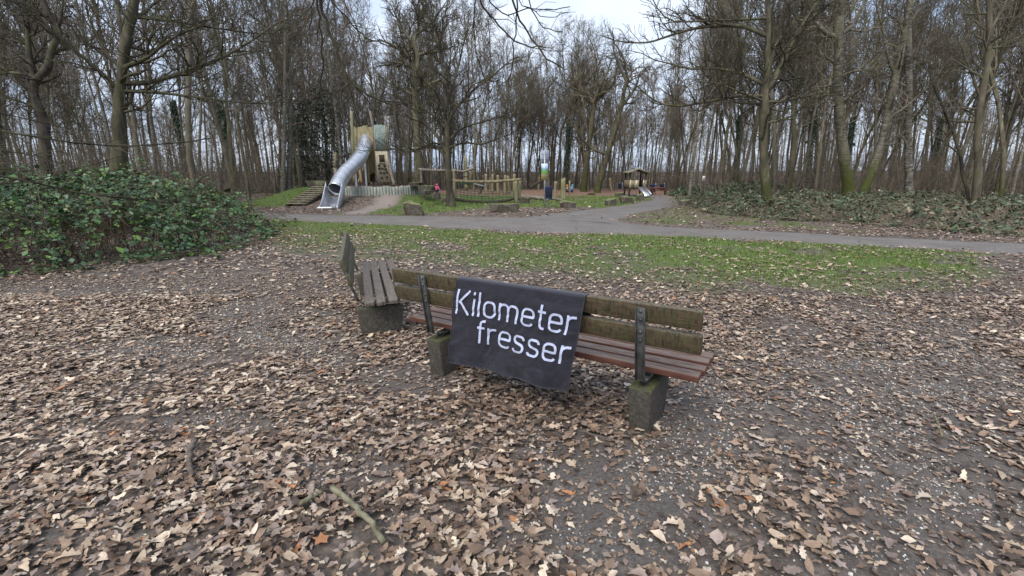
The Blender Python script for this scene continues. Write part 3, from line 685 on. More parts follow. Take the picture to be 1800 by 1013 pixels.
# trees one can tell apart: trunk and main limbs follow the photograph, twigs grow from them
def feature_tree(name, D, trunk, limbs, label, barkm, twigm, seed, sub=6, top=4, toplen=3.2, rmin=.009, mult=1.0, base=None):
    g = np.random.default_rng(seed); b0 = at(trunk[0][0], trunk[0][1], D); org = np.array([b0[0], D, tz(b0[0], D)])
    mbs = (MB(), MB()); k2m = D / F_PX / CA * .97
    prm = P(n=(0, 7, 6), max=3, trunk_lvl=0, rmin=rmin, ratio=(.4, .5, .5), wander=(.1, .2, .24, .26), seg=(1, .45, .3, .25), start=(.2, .15, .1), ang=(28, 68))
    pts = [at(px, py, D) - org for px, py, w_ in trunk]; rad = [w_ * k2m / 2 for *_, w_ in trunk]
    if pts[0][2] > .05: pts.insert(0, np.array([pts[0][0], 0, .0])); rad.insert(0, rad[0])
    pts.insert(0, pts[0] + np.array([0, 0, -.3])); rad.insert(0, rad[0] * 1.35); rad[1] *= 1.2
    n = len(pts) * 4; T = np.linspace(0, 1, len(pts)); tt = np.linspace(0, 1, n)
    Q = np.stack([np.interp(tt, T, np.array(pts)[:, k]) for k in range(3)], 1); Rr = np.interp(tt, T, rad)
    for _ in range(2): Q[1:-1] = (Q[:-2] + 2 * Q[1:-1] + Q[2:]) / 4
    Q[:, 1] += np.cumsum(g.normal(0, .02, n)) * (tt > .1); Rr = Rr * (1 + .06 * g.normal(size=n))
    mbs[0].tube(Q, Rr, 12)
    def sub_branches(pl, rd, cnt, L, start):
        spawn(mbs, pl, rd, L, 1, prm, g, start, cnt)
    for pxs, wpx in limbs:
        q0 = at(*pxs[0], D) - org; i = int(np.argmin(np.linalg.norm(Q - q0, axis=1))); q0y = Q[i][1]; slope = g.uniform(-.55, .55)
        pl = []
        for px, py in pxs:
            lat = abs(px - pxs[0][0]) * k2m; pl.append(at(px, py, D + q0y + slope * lat) - org)
        pl[0] = Q[i]; pl = resample(pl, len(pl) * 3); L = np.sum(np.linalg.norm(np.diff(pl, axis=0), axis=1)); rd = np.linspace(min(wpx * k2m / 2 * 1.15, Rr[i] * .9), max(rmin, wpx * k2m / 2 * .35), len(pl))
        mbs[0].tube(pl, rd, 7); sub_branches(pl, rd, int(sub * mult * max(1, L / 2)) + 2, min(L, 3.4), .12)
        grow(mbs, pl[-1], pl[-1] - pl[-2], min(1.6, L * .4), rd[-1], 2, prm, g)
    sub_branches(Q, Rr * .8, int(10 * mult), 3.2, .45)
    for _ in range(top):
        d = unit(Q[-1] - Q[-3]) + g.normal(0, .45, 3); d[2] = abs(d[2]) + .25; grow(mbs, Q[-1], d, toplen * g.uniform(.7, 1.2), Rr[-1] * .65, 1, dict(prm, n=(0, 9, 7)), g)
    t = empty(name, tuple(org), 0, label, 'tree'); mbs[0].build('trunk', M[barkm], t, True); mbs[1].build('crown', M[twigm], t); return t
feature_tree('oak_tree', 24.8, [(793, 363, 14.1), (789, 320, 10.4), (787, 280, 9.2), (786, 230, 8.1), (786, 190, 6.7), (780, 140, 5.2), (775, 90, 3.7)],
    [([(786, 285), (775, 262), (750, 257), (722, 268), (690, 262), (655, 264)], 4.5), ([(784, 268), (770, 240), (745, 215), (725, 190), (700, 168)], 6), ([(787, 215), (800, 190), (830, 160), (870, 130), (895, 108)], 5),
     ([(786, 200), (770, 165), (745, 140), (715, 128)], 5), ([(787, 185), (797, 150), (808, 110), (818, 60)], 5), ([(788, 245), (810, 225), (850, 214), (885, 205)], 4), ([(787, 260), (815, 250), (850, 255), (885, 240)], 3.5),
     ([(777, 110), (765, 60), (758, 15)], 4), ([(786, 225), (765, 205), (735, 185), (710, 185)], 4)],
    'spreading bare oak with low limbs growing on the lawn by the rope net', 'bark_dark', 'twig_dark', 101, sub=6)
feature_tree('oak_tree', 20.2, [(1353, 374, 20.0), (1347, 320, 16.0), (1343, 260, 14.4), (1345, 190, 13.6), (1350, 150, 11.2), (1352, 100, 9.6), (1355, 40, 8.0), (1352, -60, 6.4)],
    [([(1342, 172), (1300, 168), (1250, 178), (1200, 187), (1165, 185), (1140, 170), (1118, 150)], 5.5), ([(1342, 147), (1300, 128), (1260, 120), (1215, 122), (1180, 113), (1160, 108)], 6),
     ([(1343, 62), (1310, 46), (1260, 45), (1220, 50), (1180, 62), (1140, 76), (1102, 75)], 6.5), ([(1348, 163), (1362, 138), (1380, 100), (1400, 62), (1425, 22), (1452, -20)], 10), ([(1349, 150), (1354, 115), (1362, 80), (1385, 50), (1405, 30)], 6.5),
     ([(1350, 182), (1375, 180), (1410, 170), (1468, 167)], 4), ([(1180, 62), (1172, 40), (1158, 20), (1145, -5)], 4), ([(1343, 175), (1310, 165), (1270, 150), (1235, 140)], 4), ([(1352, 215), (1390, 208), (1400, 190), (1440, 182)], 3.5)],
    'bare oak with moss-covered foot and long level limbs rising from the ivy bank', 'bark_moss', 'twig_dark', 102, sub=6)
feature_tree('birch_tree', 24, [(1491, 344, 20.0), (1484, 300, 17.8), (1475, 230, 15.5), (1470, 170, 13.3), (1470, 110, 12.6), (1472, 62, 13.3), (1478, 0, 8.9), (1482, -60, 6.7)],
    [([(1474, 62), (1455, 62), (1436, 42), (1425, 12)], 8), ([(1476, 62), (1500, 45), (1518, 10), (1530, -30)], 7), ([(1470, 126), (1464, 108), (1450, 100), (1452, 70)], 4), ([(1470, 170), (1430, 172), (1380, 175)], 3), ([(1475, 140), (1490, 128), (1530, 122), (1545, 105)], 3.5), ([(1471, 185), (1450, 200), (1425, 215)], 3)],
    'thick pale birch with bright moss sleeve round its foot', 'bark_birch_moss', 'twig', 103, sub=5)
feature_tree('birch_tree', 25, [(1517, 341, 15.3), (1535, 302, 12.8), (1555, 240, 11.0), (1575, 150, 10.2), (1590, 90, 9.3), (1605, 20, 8.5), (1615, -50, 6.8)],
    [([(1577, 140), (1560, 100), (1552, 55), (1540, 10)], 5), ([(1560, 215), (1590, 190), (1625, 160), (1650, 130)], 4), ([(1596, 70), (1580, 35), (1560, 25)], 4)],
    'leaning birch with mossy foot rising out of the ivy beside the thick birch', 'bark_birch_moss', 'twig', 104, sub=5)
feature_tree('birch_tree', 27, [(1602, 335, 13), (1600, 280, 11.5), (1598, 200, 10), (1597, 120, 9), (1596, 40, 8), (1600, -40, 6)],
    [([(1598, 200), (1570, 185), (1545, 180)], 3), ([(1597, 120), (1620, 90), (1640, 70)], 3)], 'slim upright birch with black-barred white bark behind the ivy', 'bark_birch', 'twig_red', 105, sub=5)
feature_tree('bare_tree', 17.6, [(1714, 388, 15), (1718, 330, 12), (1718, 250, 11), (1722, 180, 10.5), (1735, 110, 9), (1740, 50, 8), (1738, -40, 6)],
    [([(1719, 170), (1706, 125), (1690, 80), (1680, 60)], 4), ([(1735, 90), (1770, 82), (1800, 82)], 3.5), ([(1718, 195), (1680, 190), (1640, 195)], 3), ([(1738, 60), (1760, 20), (1775, -10)], 4)],
    'smooth grey-green tree rising from the ivy bank beside the gravel path', 'bark', 'twig', 106, sub=5)
feature_tree('sapling', 17.9, [(1706, 388, 5), (1700, 335, 5), (1688, 275, 5), (1668, 215, 4), (1640, 150, 3)], [([(1688, 275), (1660, 250), (1630, 225)], 2.5), ([(1668, 215), (1640, 200), (1605, 205)], 2)],
    'thin bent sapling leaning away from the smooth grey-green tree', 'bark_dark', 'twig', 107, sub=4, top=2, toplen=1.2)
feature_tree('oak_tree', 20, [(77, 330, 19), (72, 232, 16), (60, 190, 14), (50, 150, 13), (56, 136, 12), (76, 116, 11), (80, 82, 10), (96, 55, 10), (80, 25, 9), (62, -10, 8)],
    [([(52, 138), (49, 90), (50, 40), (38, -5)], 10), ([(80, 88), (120, 82), (162, 76)], 4.5), ([(52, 128), (20, 127), (-20, 134)], 7), ([(96, 55), (108, 25), (112, -10)], 5), ([(60, 190), (30, 175), (0, 172)], 3)],
    'dark crooked oak with kinked trunk behind the bramble bush', 'bark_dark', 'twig_dark', 108, sub=6)
feature_tree('oak_tree', 16.5, [(206, 330, 27), (211, 235, 21), (208, 180, 16), (212, 120, 14), (218, 70, 16), (228, 20, 15), (238, -40, 12)],
    [([(216, 150), (260, 146), (300, 135), (350, 118), (390, 102), (430, 80), (470, 52)], 8), ([(218, 158), (270, 162), (340, 170), (400, 178), (450, 182), (490, 180)], 5), ([(214, 200), (250, 190), (270, 168), (270, 150)], 4.5),
     ([(208, 160), (170, 120), (120, 80), (80, 45), (40, -10)], 6), ([(210, 125), (190, 100), (175, 70), (160, 40)], 5), ([(226, 30), (290, 35), (350, 45), (450, 60), (480, 58)], 5), ([(213, 122), (255, 105), (300, 68), (345, 48)], 7), ([(352, 116), (345, 85), (325, 45)], 3.5)],
    'gnarled oak with heavy sideways limbs standing in the bramble bush', 'bark_moss', 'twig_dark', 109, sub=6)
feature_tree('oak_tree', 37, [(738, 338, 15.7), (735, 300, 13.9), (733, 240, 11.6), (730, 180, 9.9), (728, 140, 8.1), (736, 100, 7.0), (726, 75, 5.8), (735, 50, 4.1)],
    [([(728, 132), (720, 100), (692, 80), (668, 70)], 6), ([(735, 100), (760, 92), (788, 85)], 5), ([(731, 70), (740, 35), (745, 0)], 5), ([(727, 80), (706, 50), (690, 15)], 5), ([(730, 162), (750, 150), (788, 135)], 6), ([(729, 172), (700, 155), (675, 140)], 5), ([(730, 120), (705, 110), (675, 115)], 5), ([(733, 60), (760, 40), (780, 10)], 5)],
    'tall old oak with twisted crown rising behind the slide tower', 'bark_moss', 'twig_dark', 110, sub=7, rmin=.009)
feature_tree('oak_tree', 47, [(1026, 332, 11), (1033, 270, 9.5), (1040, 220, 8.5), (1043, 184, 8)], [([(1043, 184), (1020, 165), (1008, 140), (1005, 110)], 5), ([(1043, 184), (1062, 165), (1078, 150), (1085, 120)], 5), ([(1043, 186), (1040, 150), (1050, 120), (1045, 90)], 5)],
    'bare oak forking into three limbs behind the lawn posts', 'bark_moss', 'twig', 111, sub=7, rmin=.011, toplen=4)
feature_tree('oak_tree', 44, [(1050, 334, 11), (1060, 300, 10), (1074, 250, 9.5), (1090, 195, 8), (1100, 150, 6)], [([(1067, 272), (1040, 263), (1016, 238), (1003, 205)], 5), ([(1090, 195), (1115, 160), (1125, 130)], 5), ([(1078, 240), (1068, 200), (1060, 190)], 4)],
    'leaning mossy oak with a drooping arched limb near the hut', 'bark_moss', 'twig', 112, sub=7, rmin=.011, toplen=4)
feature_tree('birch_tree', 34, [(496, 332, 8), (498, 260, 6.5), (500, 180, 5.5), (500, 80, 4.5), (502, 0, 3)], [([(499, 200), (485, 180), (470, 160)], 2.5)], 'slimmer white birch of the pair beyond the slide steps', 'bark_birch', 'twig_red', 113, sub=5)
feature_tree('birch_tree', 34.5, [(508, 332, 9), (510, 250, 8), (512, 170, 6), (508, 80, 4.5), (505, 10, 3)], [([(511, 190), (525, 170), (540, 165)], 2.5)], 'thicker white birch of the pair beyond the slide steps', 'bark_birch', 'twig_red', 114, sub=5)

# dark evergreens left of the slide tower
g = np.random.default_rng(66); n = 1700; hh = g.random(n) ** .8; an = g.uniform(0, 6.28, n); rr = (2.1 * (1 - .55 * hh)) * np.sqrt(g.random(n)) * (.35 + 1.0 * vnoise(an * 1.2, hh * 9, 4))
EV = foliage_mesh('crown', np.stack([rr * np.cos(an), rr * np.sin(an), .4 + 6.6 * hh], 1), np.stack([np.cos(an), np.sin(an), .4 + 0 * an], 1) + g.normal(0, .5, (n, 3)), .2, g, np.array([(.028, .042, .024), (.045, .06, .034), (.08, .075, .05)]), (.45, .35, .2), 2.2)
EVT = MB(); EVT.tube([(0, 0, -.2), (0, 0, 2), (.1, 0, 5), (.1, 0, 7)], [.17, .13, .07, .02], 7)
for k in range(40):
    z = g.uniform(.8, 6.5); a = g.uniform(0, 6.28); L = (2.3 - .22 * z); EVT.tube([(0, 0, z), (L * .5 * math.cos(a), L * .5 * math.sin(a), z + .25), (L * math.cos(a), L * math.sin(a), z + .2)], [.03, .02, .008], 3)
EVT = EVT.mesh('trunk'); EVT.materials.append(M['bark_dark'])
for px, D, s, lab in ((552, 37, 1.0, 'dark evergreen behind the slide steps'), (585, 39, 1.15, 'tallest dark evergreen tucked behind the tube slide'), (533, 42, .95, 'dark evergreen in the wood beside the birch pair')):
    x = (px - 900) / F_PX * D; t = empty('evergreen_tree', (x, D, tz(x, D)), px, lab, 'tree'); t.scale = (s, s, s); link('trunk', EVT, None, t); link('crown', EV, None, t)

# the tree behind the viewer whose twigs hang into view
def overhang():
    org = np.array([-1.4, -2.6, 0.0]); g = np.random.default_rng(8)
    t = empty('overhanging_tree', tuple(org), 0, 'dark thin twigs dangling high over the benches from an unseen trunk', 'tree'); tr = MB(); tw = MB(); O = org
    tr.tube(np.array([(-1.4, -2.6, -.3), (-1.4, -2.6, .1), (-1.42, -2.6, 1.5), (-1.35, -2.55, 3), (-1.3, -2.5, 4.6), (-1.2, -2.6, 7)]) - O, [.34, .27, .22, .2, .17, .10], 12)
    limbs = [np.array([(-1.33, -2.5, 3.4), (-1.6, -.5, 4.3), (-1.9, 2, 4.75), (-2.0, 4.2, 4.6), (-1.95, 5.4, 4.35), (-1.8, 6.4, 4.3)]), np.array([(-1.3, -2.5, 3.9), (-.8, -.3, 4.8), (-.3, 2.2, 5.0), (0, 4.2, 4.75), (.05, 5.4, 4.45), (.3, 6.6, 4.4)])]
    for L in limbs: q = resample(L, 20); tr.tube(q - O, np.linspace(.10, .018, 20), 7)
    H = [(5.2, 0, [(561, 0), (577, 44), (583, 74), (601, 115), (616, 145), (640, 165), (690, 185)], 4.6), (5.2, 0, [(557, 0), (561, 44), (567, 80), (566, 127), (563, 166), (569, 178)], 3.2), (5.4, 0, [(582, 0), (607, 27), (628, 56), (655, 74), (675, 78)], 2.8),
         (5.2, 1, [(840, 0), (874, 44), (901, 71), (928, 83), (960, 84)], 3.2), (5.3, 1, [(898, 0), (916, 36), (939, 74), (963, 104), (993, 123)], 3.4), (5.3, 1, [(907, 0), (911, 30), (904, 59), (902, 104), (895, 154)], 2.8),
         (5.5, 1, [(834, 0), (833, 59), (839, 112), (868, 178)], 2.2), (5.4, 1, [(926, 0), (942, 33), (957, 53), (990, 56)], 2.2), (5.6, 1, [(854, 0), (892, 30), (930, 14), (957, 19), (1002, 12)], 2.0), (5.4, 0, [(551, 0), (545, 50), (524, 71)], 2.2), (5.3, 0, [(616, 145), (600, 158), (572, 172)], 2.0), (5.3, 0, [(616, 145), (620, 165), (622, 178)], 1.8),
         (5.6, 1, [(787, 0), (780, 25), (783, 55), (777, 78)], 2.0), (5.5, 1, [(905, 0), (940, 22), (970, 30), (1000, 22)], 1.6)]
    for D, li, pl, wpx in H:
        k2 = D / F_PX; pts = [at(px, py, D) for px, py in pl]
        if pl[0][1] == 0:
            lim = resample(limbs[li], 40); j = int(np.argmin(np.linalg.norm(lim[:, :2] - pts[0][:2], axis=1))); pts = [lim[j], (lim[j] * .35 + pts[0] * .65) + np.array([0, 0, .12])] + pts
        q = resample(pts, len(pts) * 4); r = np.linspace(wpx * k2 / 2 * 1.5, wpx * k2 / 2 * .65, len(q)); q[4:-1] += g.normal(0, .008, (len(q) - 5, 3)); tw.tube(q - O, r, 6)
        for _ in range(5):
            i = g.integers(len(q) // 3, len(q) - 1); d = unit(q[i] - q[i - 1]) + g.normal(0, .55, 3); L = g.uniform(.12, .5); d = unit(d); a = q[i]; b = a + d * L * .5 + g.normal(0, .02, 3); c = b + unit(d + g.normal(0, .3, 3)) * L * .5; tw.tube(np.array([a, b, c]) - O, [r[i] * .55, r[i] * .4, .0018], 4)
    tr.build('trunk', M['bark'], t, True); tw.build('twigs', M['twig_black'], t, True)
overhang()

# ================================================================== BRAMBLES, IVY, LOW GREEN
def poly_sd(x, y, poly):
    ins = inpoly(x, y, poly); d = seg_dist(x, y, poly + [poly[0]]); return np.where(ins, d, -d)
def bush(name, poly, hmax, slope, nleaf, size, ncane, cols, wts, label, seed, cat='bush', depth=.35, canec='cane', clip=None, hfun=None, canelen=(.6, 1.6), yellow=0, low=False, thin=None, sprays=0, gap_=.55):
    g = np.random.default_rng(seed); P2 = np.array(poly); lo = P2.min(0) - .3; hi = P2.max(0) + .3
    def height(x, y):
        s = poly_sd(x, y, poly); k = 1 - np.exp(-np.clip(s, 0, None) / slope); h = hmax * k * (.62 + .75 * fbm(x * .55, y * .55, seed, 3)) + .28 * hmax * (fbm(x * 1.9, y * 1.9, seed + 5, 3) - .5) * k
        if hfun is not None: h = h * hfun(x, y)
        return np.where(s > -.12, np.maximum(h, .05), 0), s
    pts = []
    while sum(len(p) for p in pts) < nleaf:
        x = g.uniform(lo[0], hi[0], 40000); y = g.uniform(lo[1], hi[1], 40000); h, s = height(x, y); keep = (s > -.15) & (g.random(40000) < 1 / (1 + np.clip(s, 0, 9) * .45)) & (fbm(x * 1.3, y * 1.3, seed + 9, 3) + .35 * g.random(40000) > gap_)
        if thin is not None: keep &= g.random(40000) < thin(x, y)
        pts.append(np.stack([x, y, h], 1)[keep])
    Pq = np.vstack(pts)[:nleaf]; e = .12; gxh = (height(Pq[:, 0] + e, Pq[:, 1])[0] - height(Pq[:, 0] - e, Pq[:, 1])[0]) / (2 * e); gyh = (height(Pq[:, 0], Pq[:, 1] + e)[0] - height(Pq[:, 0], Pq[:, 1] - e)[0]) / (2 * e)
    dep = g.random(nleaf) ** 1.6; zz = Pq[:, 2] * (1 - dep * depth * 2 * np.clip(.6 + .0 * dep, 0, 1)) + g.normal(0, .05, nleaf); zz = np.maximum(zz, .03)
    Nn = np.stack([-gxh * .5, -gyh * .5, np.ones(nleaf)], 1); Nn /= np.linalg.norm(Nn, axis=1, keepdims=True); Nn = Nn + g.normal(0, .42, (nleaf, 3))
    x = Pq[:, 0]; y = Pq[:, 1]; base = terrain(x, y); org = np.array([P2[:, 0].mean(), P2[:, 1].mean(), 0.])
    L = np.stack([x, y, zz + base], 1) - org
    # three leaflets at one point
    L3 = np.repeat(L, 3, 0) + g.normal(0, size * .28, (nleaf * 3, 3)); N3 = np.repeat(Nn, 3, 0) + g.normal(0, .25, (nleaf * 3, 3))
    cn = MB(); sp_l = []
    for k in range(sprays):
        j = g.integers(nleaf)
        if thin is not None and g.random() > thin(x[j], y[j]) + .1: continue
        a = g.uniform(0, 6.28); ln = g.uniform(.4, 1.1); hz = Pq[j, 2]; rise = g.uniform(.05, .38) * min(1, hz + .3); p0 = np.array([x[j], y[j], base[j] + hz * .6]); u_ = np.array([math.cos(a), math.sin(a), 0.])
        q = resample(np.array([p0, p0 + u_ * ln * .3 + (0, 0, hz * .35 + rise), p0 + u_ * ln * .7 + (0, 0, hz * .38 + rise * .9), p0 + u_ * ln + (0, 0, hz * .2)]), 10) - org; cn.tube(q, np.linspace(.007, .003, 10), 3); sp_l.append(q[3:])
    if sp_l:
        sp_l = np.vstack(sp_l); L = np.vstack([L, sp_l]); Nn = np.vstack([Nn, np.array([0, 0, 1.]) + g.normal(0, .45, (len(sp_l), 3))])
    nl = len(L); L3 = np.repeat(L, 3, 0) + g.normal(0, size * .33, (nl * 3, 3)); N3 = np.repeat(Nn, 3, 0) + g.normal(0, .25, (nl * 3, 3))
    t = empty(name, tuple(org), 0, label, cat)
    V, T3 = leaf_quads(L3, N3, size, g, 1.45, low); m = MB(); m.add(V, None, T3); me = m.mesh('foliage'); c = cols[g.choice(len(cols), nl, p=wts)] * g.uniform(.7, 1.3, (nl, 1)); c = np.repeat(c, 3, 0)
    if yellow: c[g.choice(len(c), yellow, replace=False)] = (.42, .40, .04)
    set_col(me, np.repeat(c, 5, 0)); me.materials.append(M['foliage']); link('foliage', me, None, t)
    for k in range(ncane):
        j = g.integers(nleaf); a = g.uniform(0, 6.28); ln = g.uniform(*canelen); hz = max(.15, Pq[j, 2] * g.uniform(.5, 1.3)); p0 = np.array([x[j], y[j], base[j]]); u = np.array([math.cos(a), math.sin(a), 0.])
        q = np.array([p0, p0 + u * ln * .25 + (0, 0, hz * .75), p0 + u * ln * .6 + (0, 0, hz), p0 + u * ln + (0, 0, hz * g.uniform(.3, .8))]); q = resample(q, 6) + g.normal(0, .02, (6, 3)); cn.tube(q - org, np.linspace(.008, .003, 6) * g.uniform(.7, 1.4), 3)
    cn.build('canes', M[canec], t); return t
GREEN = np.array([(.04, .09, .032), (.062, .132, .042), (.085, .15, .085), (.11, .21, .034), (.024, .05, .02), (.11, .13, .055)])
bp = [tuple(G(p, q)[:2]) for p, q in ((-260, 520), (0, 487), (150, 474), (300, 456), (400, 440), (465, 424), (488, 402))] + [(-7.4, 15.2), (-9.5, 16), (-19, 14.5), (-17, 8)]
bush('bramble_bush', bp, 1.5, .8, 13500, .082, 1900, GREEN, (.27, .25, .17, .13, .1, .08), 'big green bramble bush with tangled canes beside the bare trodden ground', 301, depth=.42,
     hfun=lambda x, y: np.interp(proj(x, y)[0], [-400, 250, 330, 400, 450, 500], [1.08, 1.08, .98, .80, .60, .4]), canelen=(.5, 1.7), yellow=16, thin=lambda x, y: np.interp(proj(x, y)[0], [300, 400, 480], [1, .5, .22]), sprays=620, low=True, canec='cane_dark')
IV = np.array([(.045, .072, .036), (.065, .10, .048), (.10, .13, .07), (.035, .05, .03), (.19, .165, .105)])
ip = [tuple(G(p, q)[:2]) for p, q in ((1192, 350), (1205, 364), (1262, 378), (1330, 384), (1420, 389), (1550, 398), (1680, 408), (1800, 416), (1990, 432))] + [(27, 17), (27, 24), (18, 27), (11.5, 28.5)]
bush('ivy_bank', ip, .66, .9, 9500, .10, 2900, IV, (.25, .25, .14, .18, .18), 'long low bank of dark ivy and bramble along the gravel path', 302, cat='ivy', depth=.5, canelen=(.5, 1.4), low=True, sprays=420, gap_=.62)
ip2 = [tuple(G(p, q)[:2]) for p, q in ((395, 345), (440, 341), (480, 336.5), (560, 335))] + [(-15, 44), (-24, 44), (-24, 32)]
bush('ground_ivy', ip2, .55, .8, 3000, .16, 150, IV, (.3, .25, .25, .15, .05), 'low patch of grey-green ivy at the foot of the birch pair', 303, cat='ivy')
ip3 = [tuple(G(p, q)[:2]) for p, q in ((1185, 346), (1205, 346), (1260, 349))] + [(20, 31), (22, 38), (13, 40)]
bush('holly_bush', ip3, 1.0, .8, 3200, .15, 160, IV, (.25, .25, .3, .15, .05), 'grey-green shrub clump behind the mossy path boulders', 304)
def hazel():
    g = np.random.default_rng(15); r0 = at(-130, 440, 8.2); r0[2] = tz(r0[0], r0[1]); t = empty('bare_shrub', tuple(r0), 0, 'leafless shrub reaching thin dark branches across the brambles', 'shrub'); m = MB(); tw = MB()
    for D, pl, wp in ((8, [(-40, 225), (60, 240), (130, 252), (220, 258), (330, 250), (370, 243)], 4), (7.6, [(-60, 300), (40, 316), (90, 328), (130, 338), (190, 345), (300, 357)], 4.5), (8.4, [(-50, 190), (30, 205), (110, 225), (180, 232)], 3), (7.4, [(-60, 350), (20, 375), (70, 400)], 3), (8.2, [(-40, 260), (60, 272), (150, 300)], 2.5), (8.8, [(-60, 150), (20, 180), (90, 215), (150, 250)], 2.5), (8.0, [(-60, 330), (60, 318), (160, 290), (230, 270)], 2.2), (8.6, [(-50, 110), (10, 130), (60, 165)], 2.5)):
        k2 = D / F_PX; q = [r0, r0 * .5 + at(*pl[0], D) * .5 + np.array([-.3, 0, .1])] + [at(px, py, D + .2 * i * g.uniform(-.6, .6)) for i, (px, py) in enumerate(pl)]; q = resample(q, len(q) * 4); r = np.linspace(wp * k2 * .7, wp * k2 * .2, len(q)); m.tube(q - r0, r, 6)
        for _ in range(26):
            i = g.integers(len(q) // 3, len(q) - 1); d = unit(unit(q[i] - q[i - 1]) + g.normal(0, .5, 3)); L = g.uniform(.25, 1.0); b = q[i] + d * L * .5 + g.normal(0, .03, 3); c = b + unit(d + g.normal(0, .3, 3)) * L * .5; tw.tube(np.array([q[i], b, c]) - r0, [r[i] * .5 + .001, .004, .002], 3)
            if L > .5: tw.tube(np.array([b, b + unit(d + g.normal(0, .6, 3)) * L * .4]) - r0, [.004, .002], 3)
    m.build('branch', M['twig_black'], t, True); tw.build('twigs', M['twig_dark'], t)
hazel()

# ================================================================== THE PLAYGROUND
TAN = simple('peeled_log', (.16, .13, .075), (.31, .26, .165), 9, (1, 1, .2), bmp=.4)
OLIVE = simple('algae_plank', (.16, .148, .08), (.31, .285, .17), 8, (1, 1, .2), bmp=.4)
OCHRE = simple('ochre_plank', (.20, .16, .09), (.35, .28, .165), 8, (1, 1, .2), bmp=.4)
PALE = simple('pale_plank', (.33, .29, .20), (.54, .48, .36), 8, (1, 1, .2), bmp=.4)
TEALW = simple('faded_teal_plank', (.17, .225, .20), (.31, .37, .335), 9, (1, 1, .25), bmp=.4)
GREYLOG = simple('grey_log', (.13, .105, .085), (.29, .245, .20), 9, (1, 1, 1), bmp=.4)
DARKW = simple('dark_wood', (.03, .024, .018), (.07, .055, .04), 9, bmp=.3)
STEPW = simple('step_wood', (.13, .115, .08), (.27, .24, .17), 10, bmp=.4)
PALI = simple('palisade_wood', (.20, .215, .19), (.40, .42, .37), 9, (1, 1, .2), bmp=.4)
SST = simple('stainless_steel', (.55, .57, .61), (.68, .7, .74), 3, rough=.34, bmp=.02, metallic=.8)
SEAM = simple('steel_seam', (.33, .35, .38), (.48, .5, .54), 8, rough=.4, bmp=.0, metallic=.8)
ROPE = simple('green_rope', (.03, .07, .045), (.07, .14, .09), 20, bmp=0)
NAVY = simple('navy_plastic', (.008, .011, .026), (.013, .018, .04), 5, rough=.45, bmp=.05)
NAVY2 = simple('navy_lid', (.014, .026, .075), (.02, .036, .10), 5, rough=.4, bmp=.05)
POLE = simple('pole_grey', (.28, .3, .34), (.42, .44, .48), 8, rough=.4, metallic=.5, bmp=0)

# --- steel tube slide
slide = empty('tube_slide', tuple(G(578, 366)), 0, 'stainless steel tube slide curving down from the wooden tower', 'slide'); so_ = np.array(slide.location)
cen = [at(px, py, D) for px, py, D in ((645, 236, 29.6), (644, 244, 28.9), (640, 260, 28.0), (633, 277, 27.1), (621, 291, 26.3), (608, 303, 25.6), (597, 318, 25.0), (590, 333, 24.5))]
q = resample(cen, 46); tr = .385
mb = MB(); mb.tube(q - so_, tr, 24); tube_o = mb.build('tube', SST, slide, True); sol = tube_o.modifiers.new('wall', 'SOLIDIFY'); sol.thickness = .02; sol.offset = -1
acc = np.r_[0, np.cumsum(np.linalg.norm(np.diff(q, axis=0), axis=1))]
for s in np.arange(.5, acc[-1], .42):
    f = np.interp(s, acc, np.arange(len(q))); i = min(int(f), len(q) - 2); p = q[i] + (q[i + 1] - q[i]) * (f - i); d = unit(q[i + 1] - q[i]); mb = MB(); mb.tube(np.array([p - d * .014, p + d * .014]) - so_, tr + .005, 24); mb.build('seam_ring', SEAM, slide, True)
# open run-out chute
ch = [at(590, 333, 24.5), at(586, 345, 24.0), at(582, 356, 23.6), at(579, 362.5, 23.3), at(577, 366, 23.0)]; ch = resample(ch, 16); mb = MB(); V = []
for i, p in enumerate(ch):
    d = unit(ch[min(i + 1, 15)] - ch[max(i - 1, 0)]); u = unit(np.cross(d, (0, 0, 1))); w_ = unit(np.cross(u, d)); k = i / 15; sh = .5 - .12 * k
    prof = [(-.40, .05 + .35 * (1 - k) ** 1.3), (-.40, -.12), (-.36, -sh * .78), (-.15, -sh * .95), (.15, -sh * .95), (.36, -sh * .78), (.40, -.12), (.40, .05 + .35 * (1 - k) ** 1.3)]
    V += [p + u * a + w_ * b - so_ for a, b in prof]
i = (np.arange(15)[:, None] * 8 + np.arange(7)[None]).ravel(); mb.add(V, np.stack([i, i + 1, i + 9, i + 8], 1)); c = mb.build('chute', SST, slide, False); s2 = c.modifiers.new('wall', 'SOLIDIFY'); s2.thickness = .025
for e in (0, 7):
    mb = MB(); mb.tube(np.array([V[i * 8 + e] for i in range(16)]), .028, 6, True); mb.build('rail', SST, slide, True)
mb = MB(); e0 = at(560, 366, 22.9); e1 = at(587, 365.5, 22.9); mb.beam(e0 - so_, e1 - so_, .12, .5, (0, 0, 1)); bevel(mb.build('end_lip', SST, slide), .04, 3)
for k in (14, 27):
    p = q[k]; mb = MB(); mb.tube(np.array([p - (0, 0, tr), (p[0], p[1], tz(p[0], p[1]) - .2)]) - so_, .06, 8); mb.build('support_post', SST, slide, True)

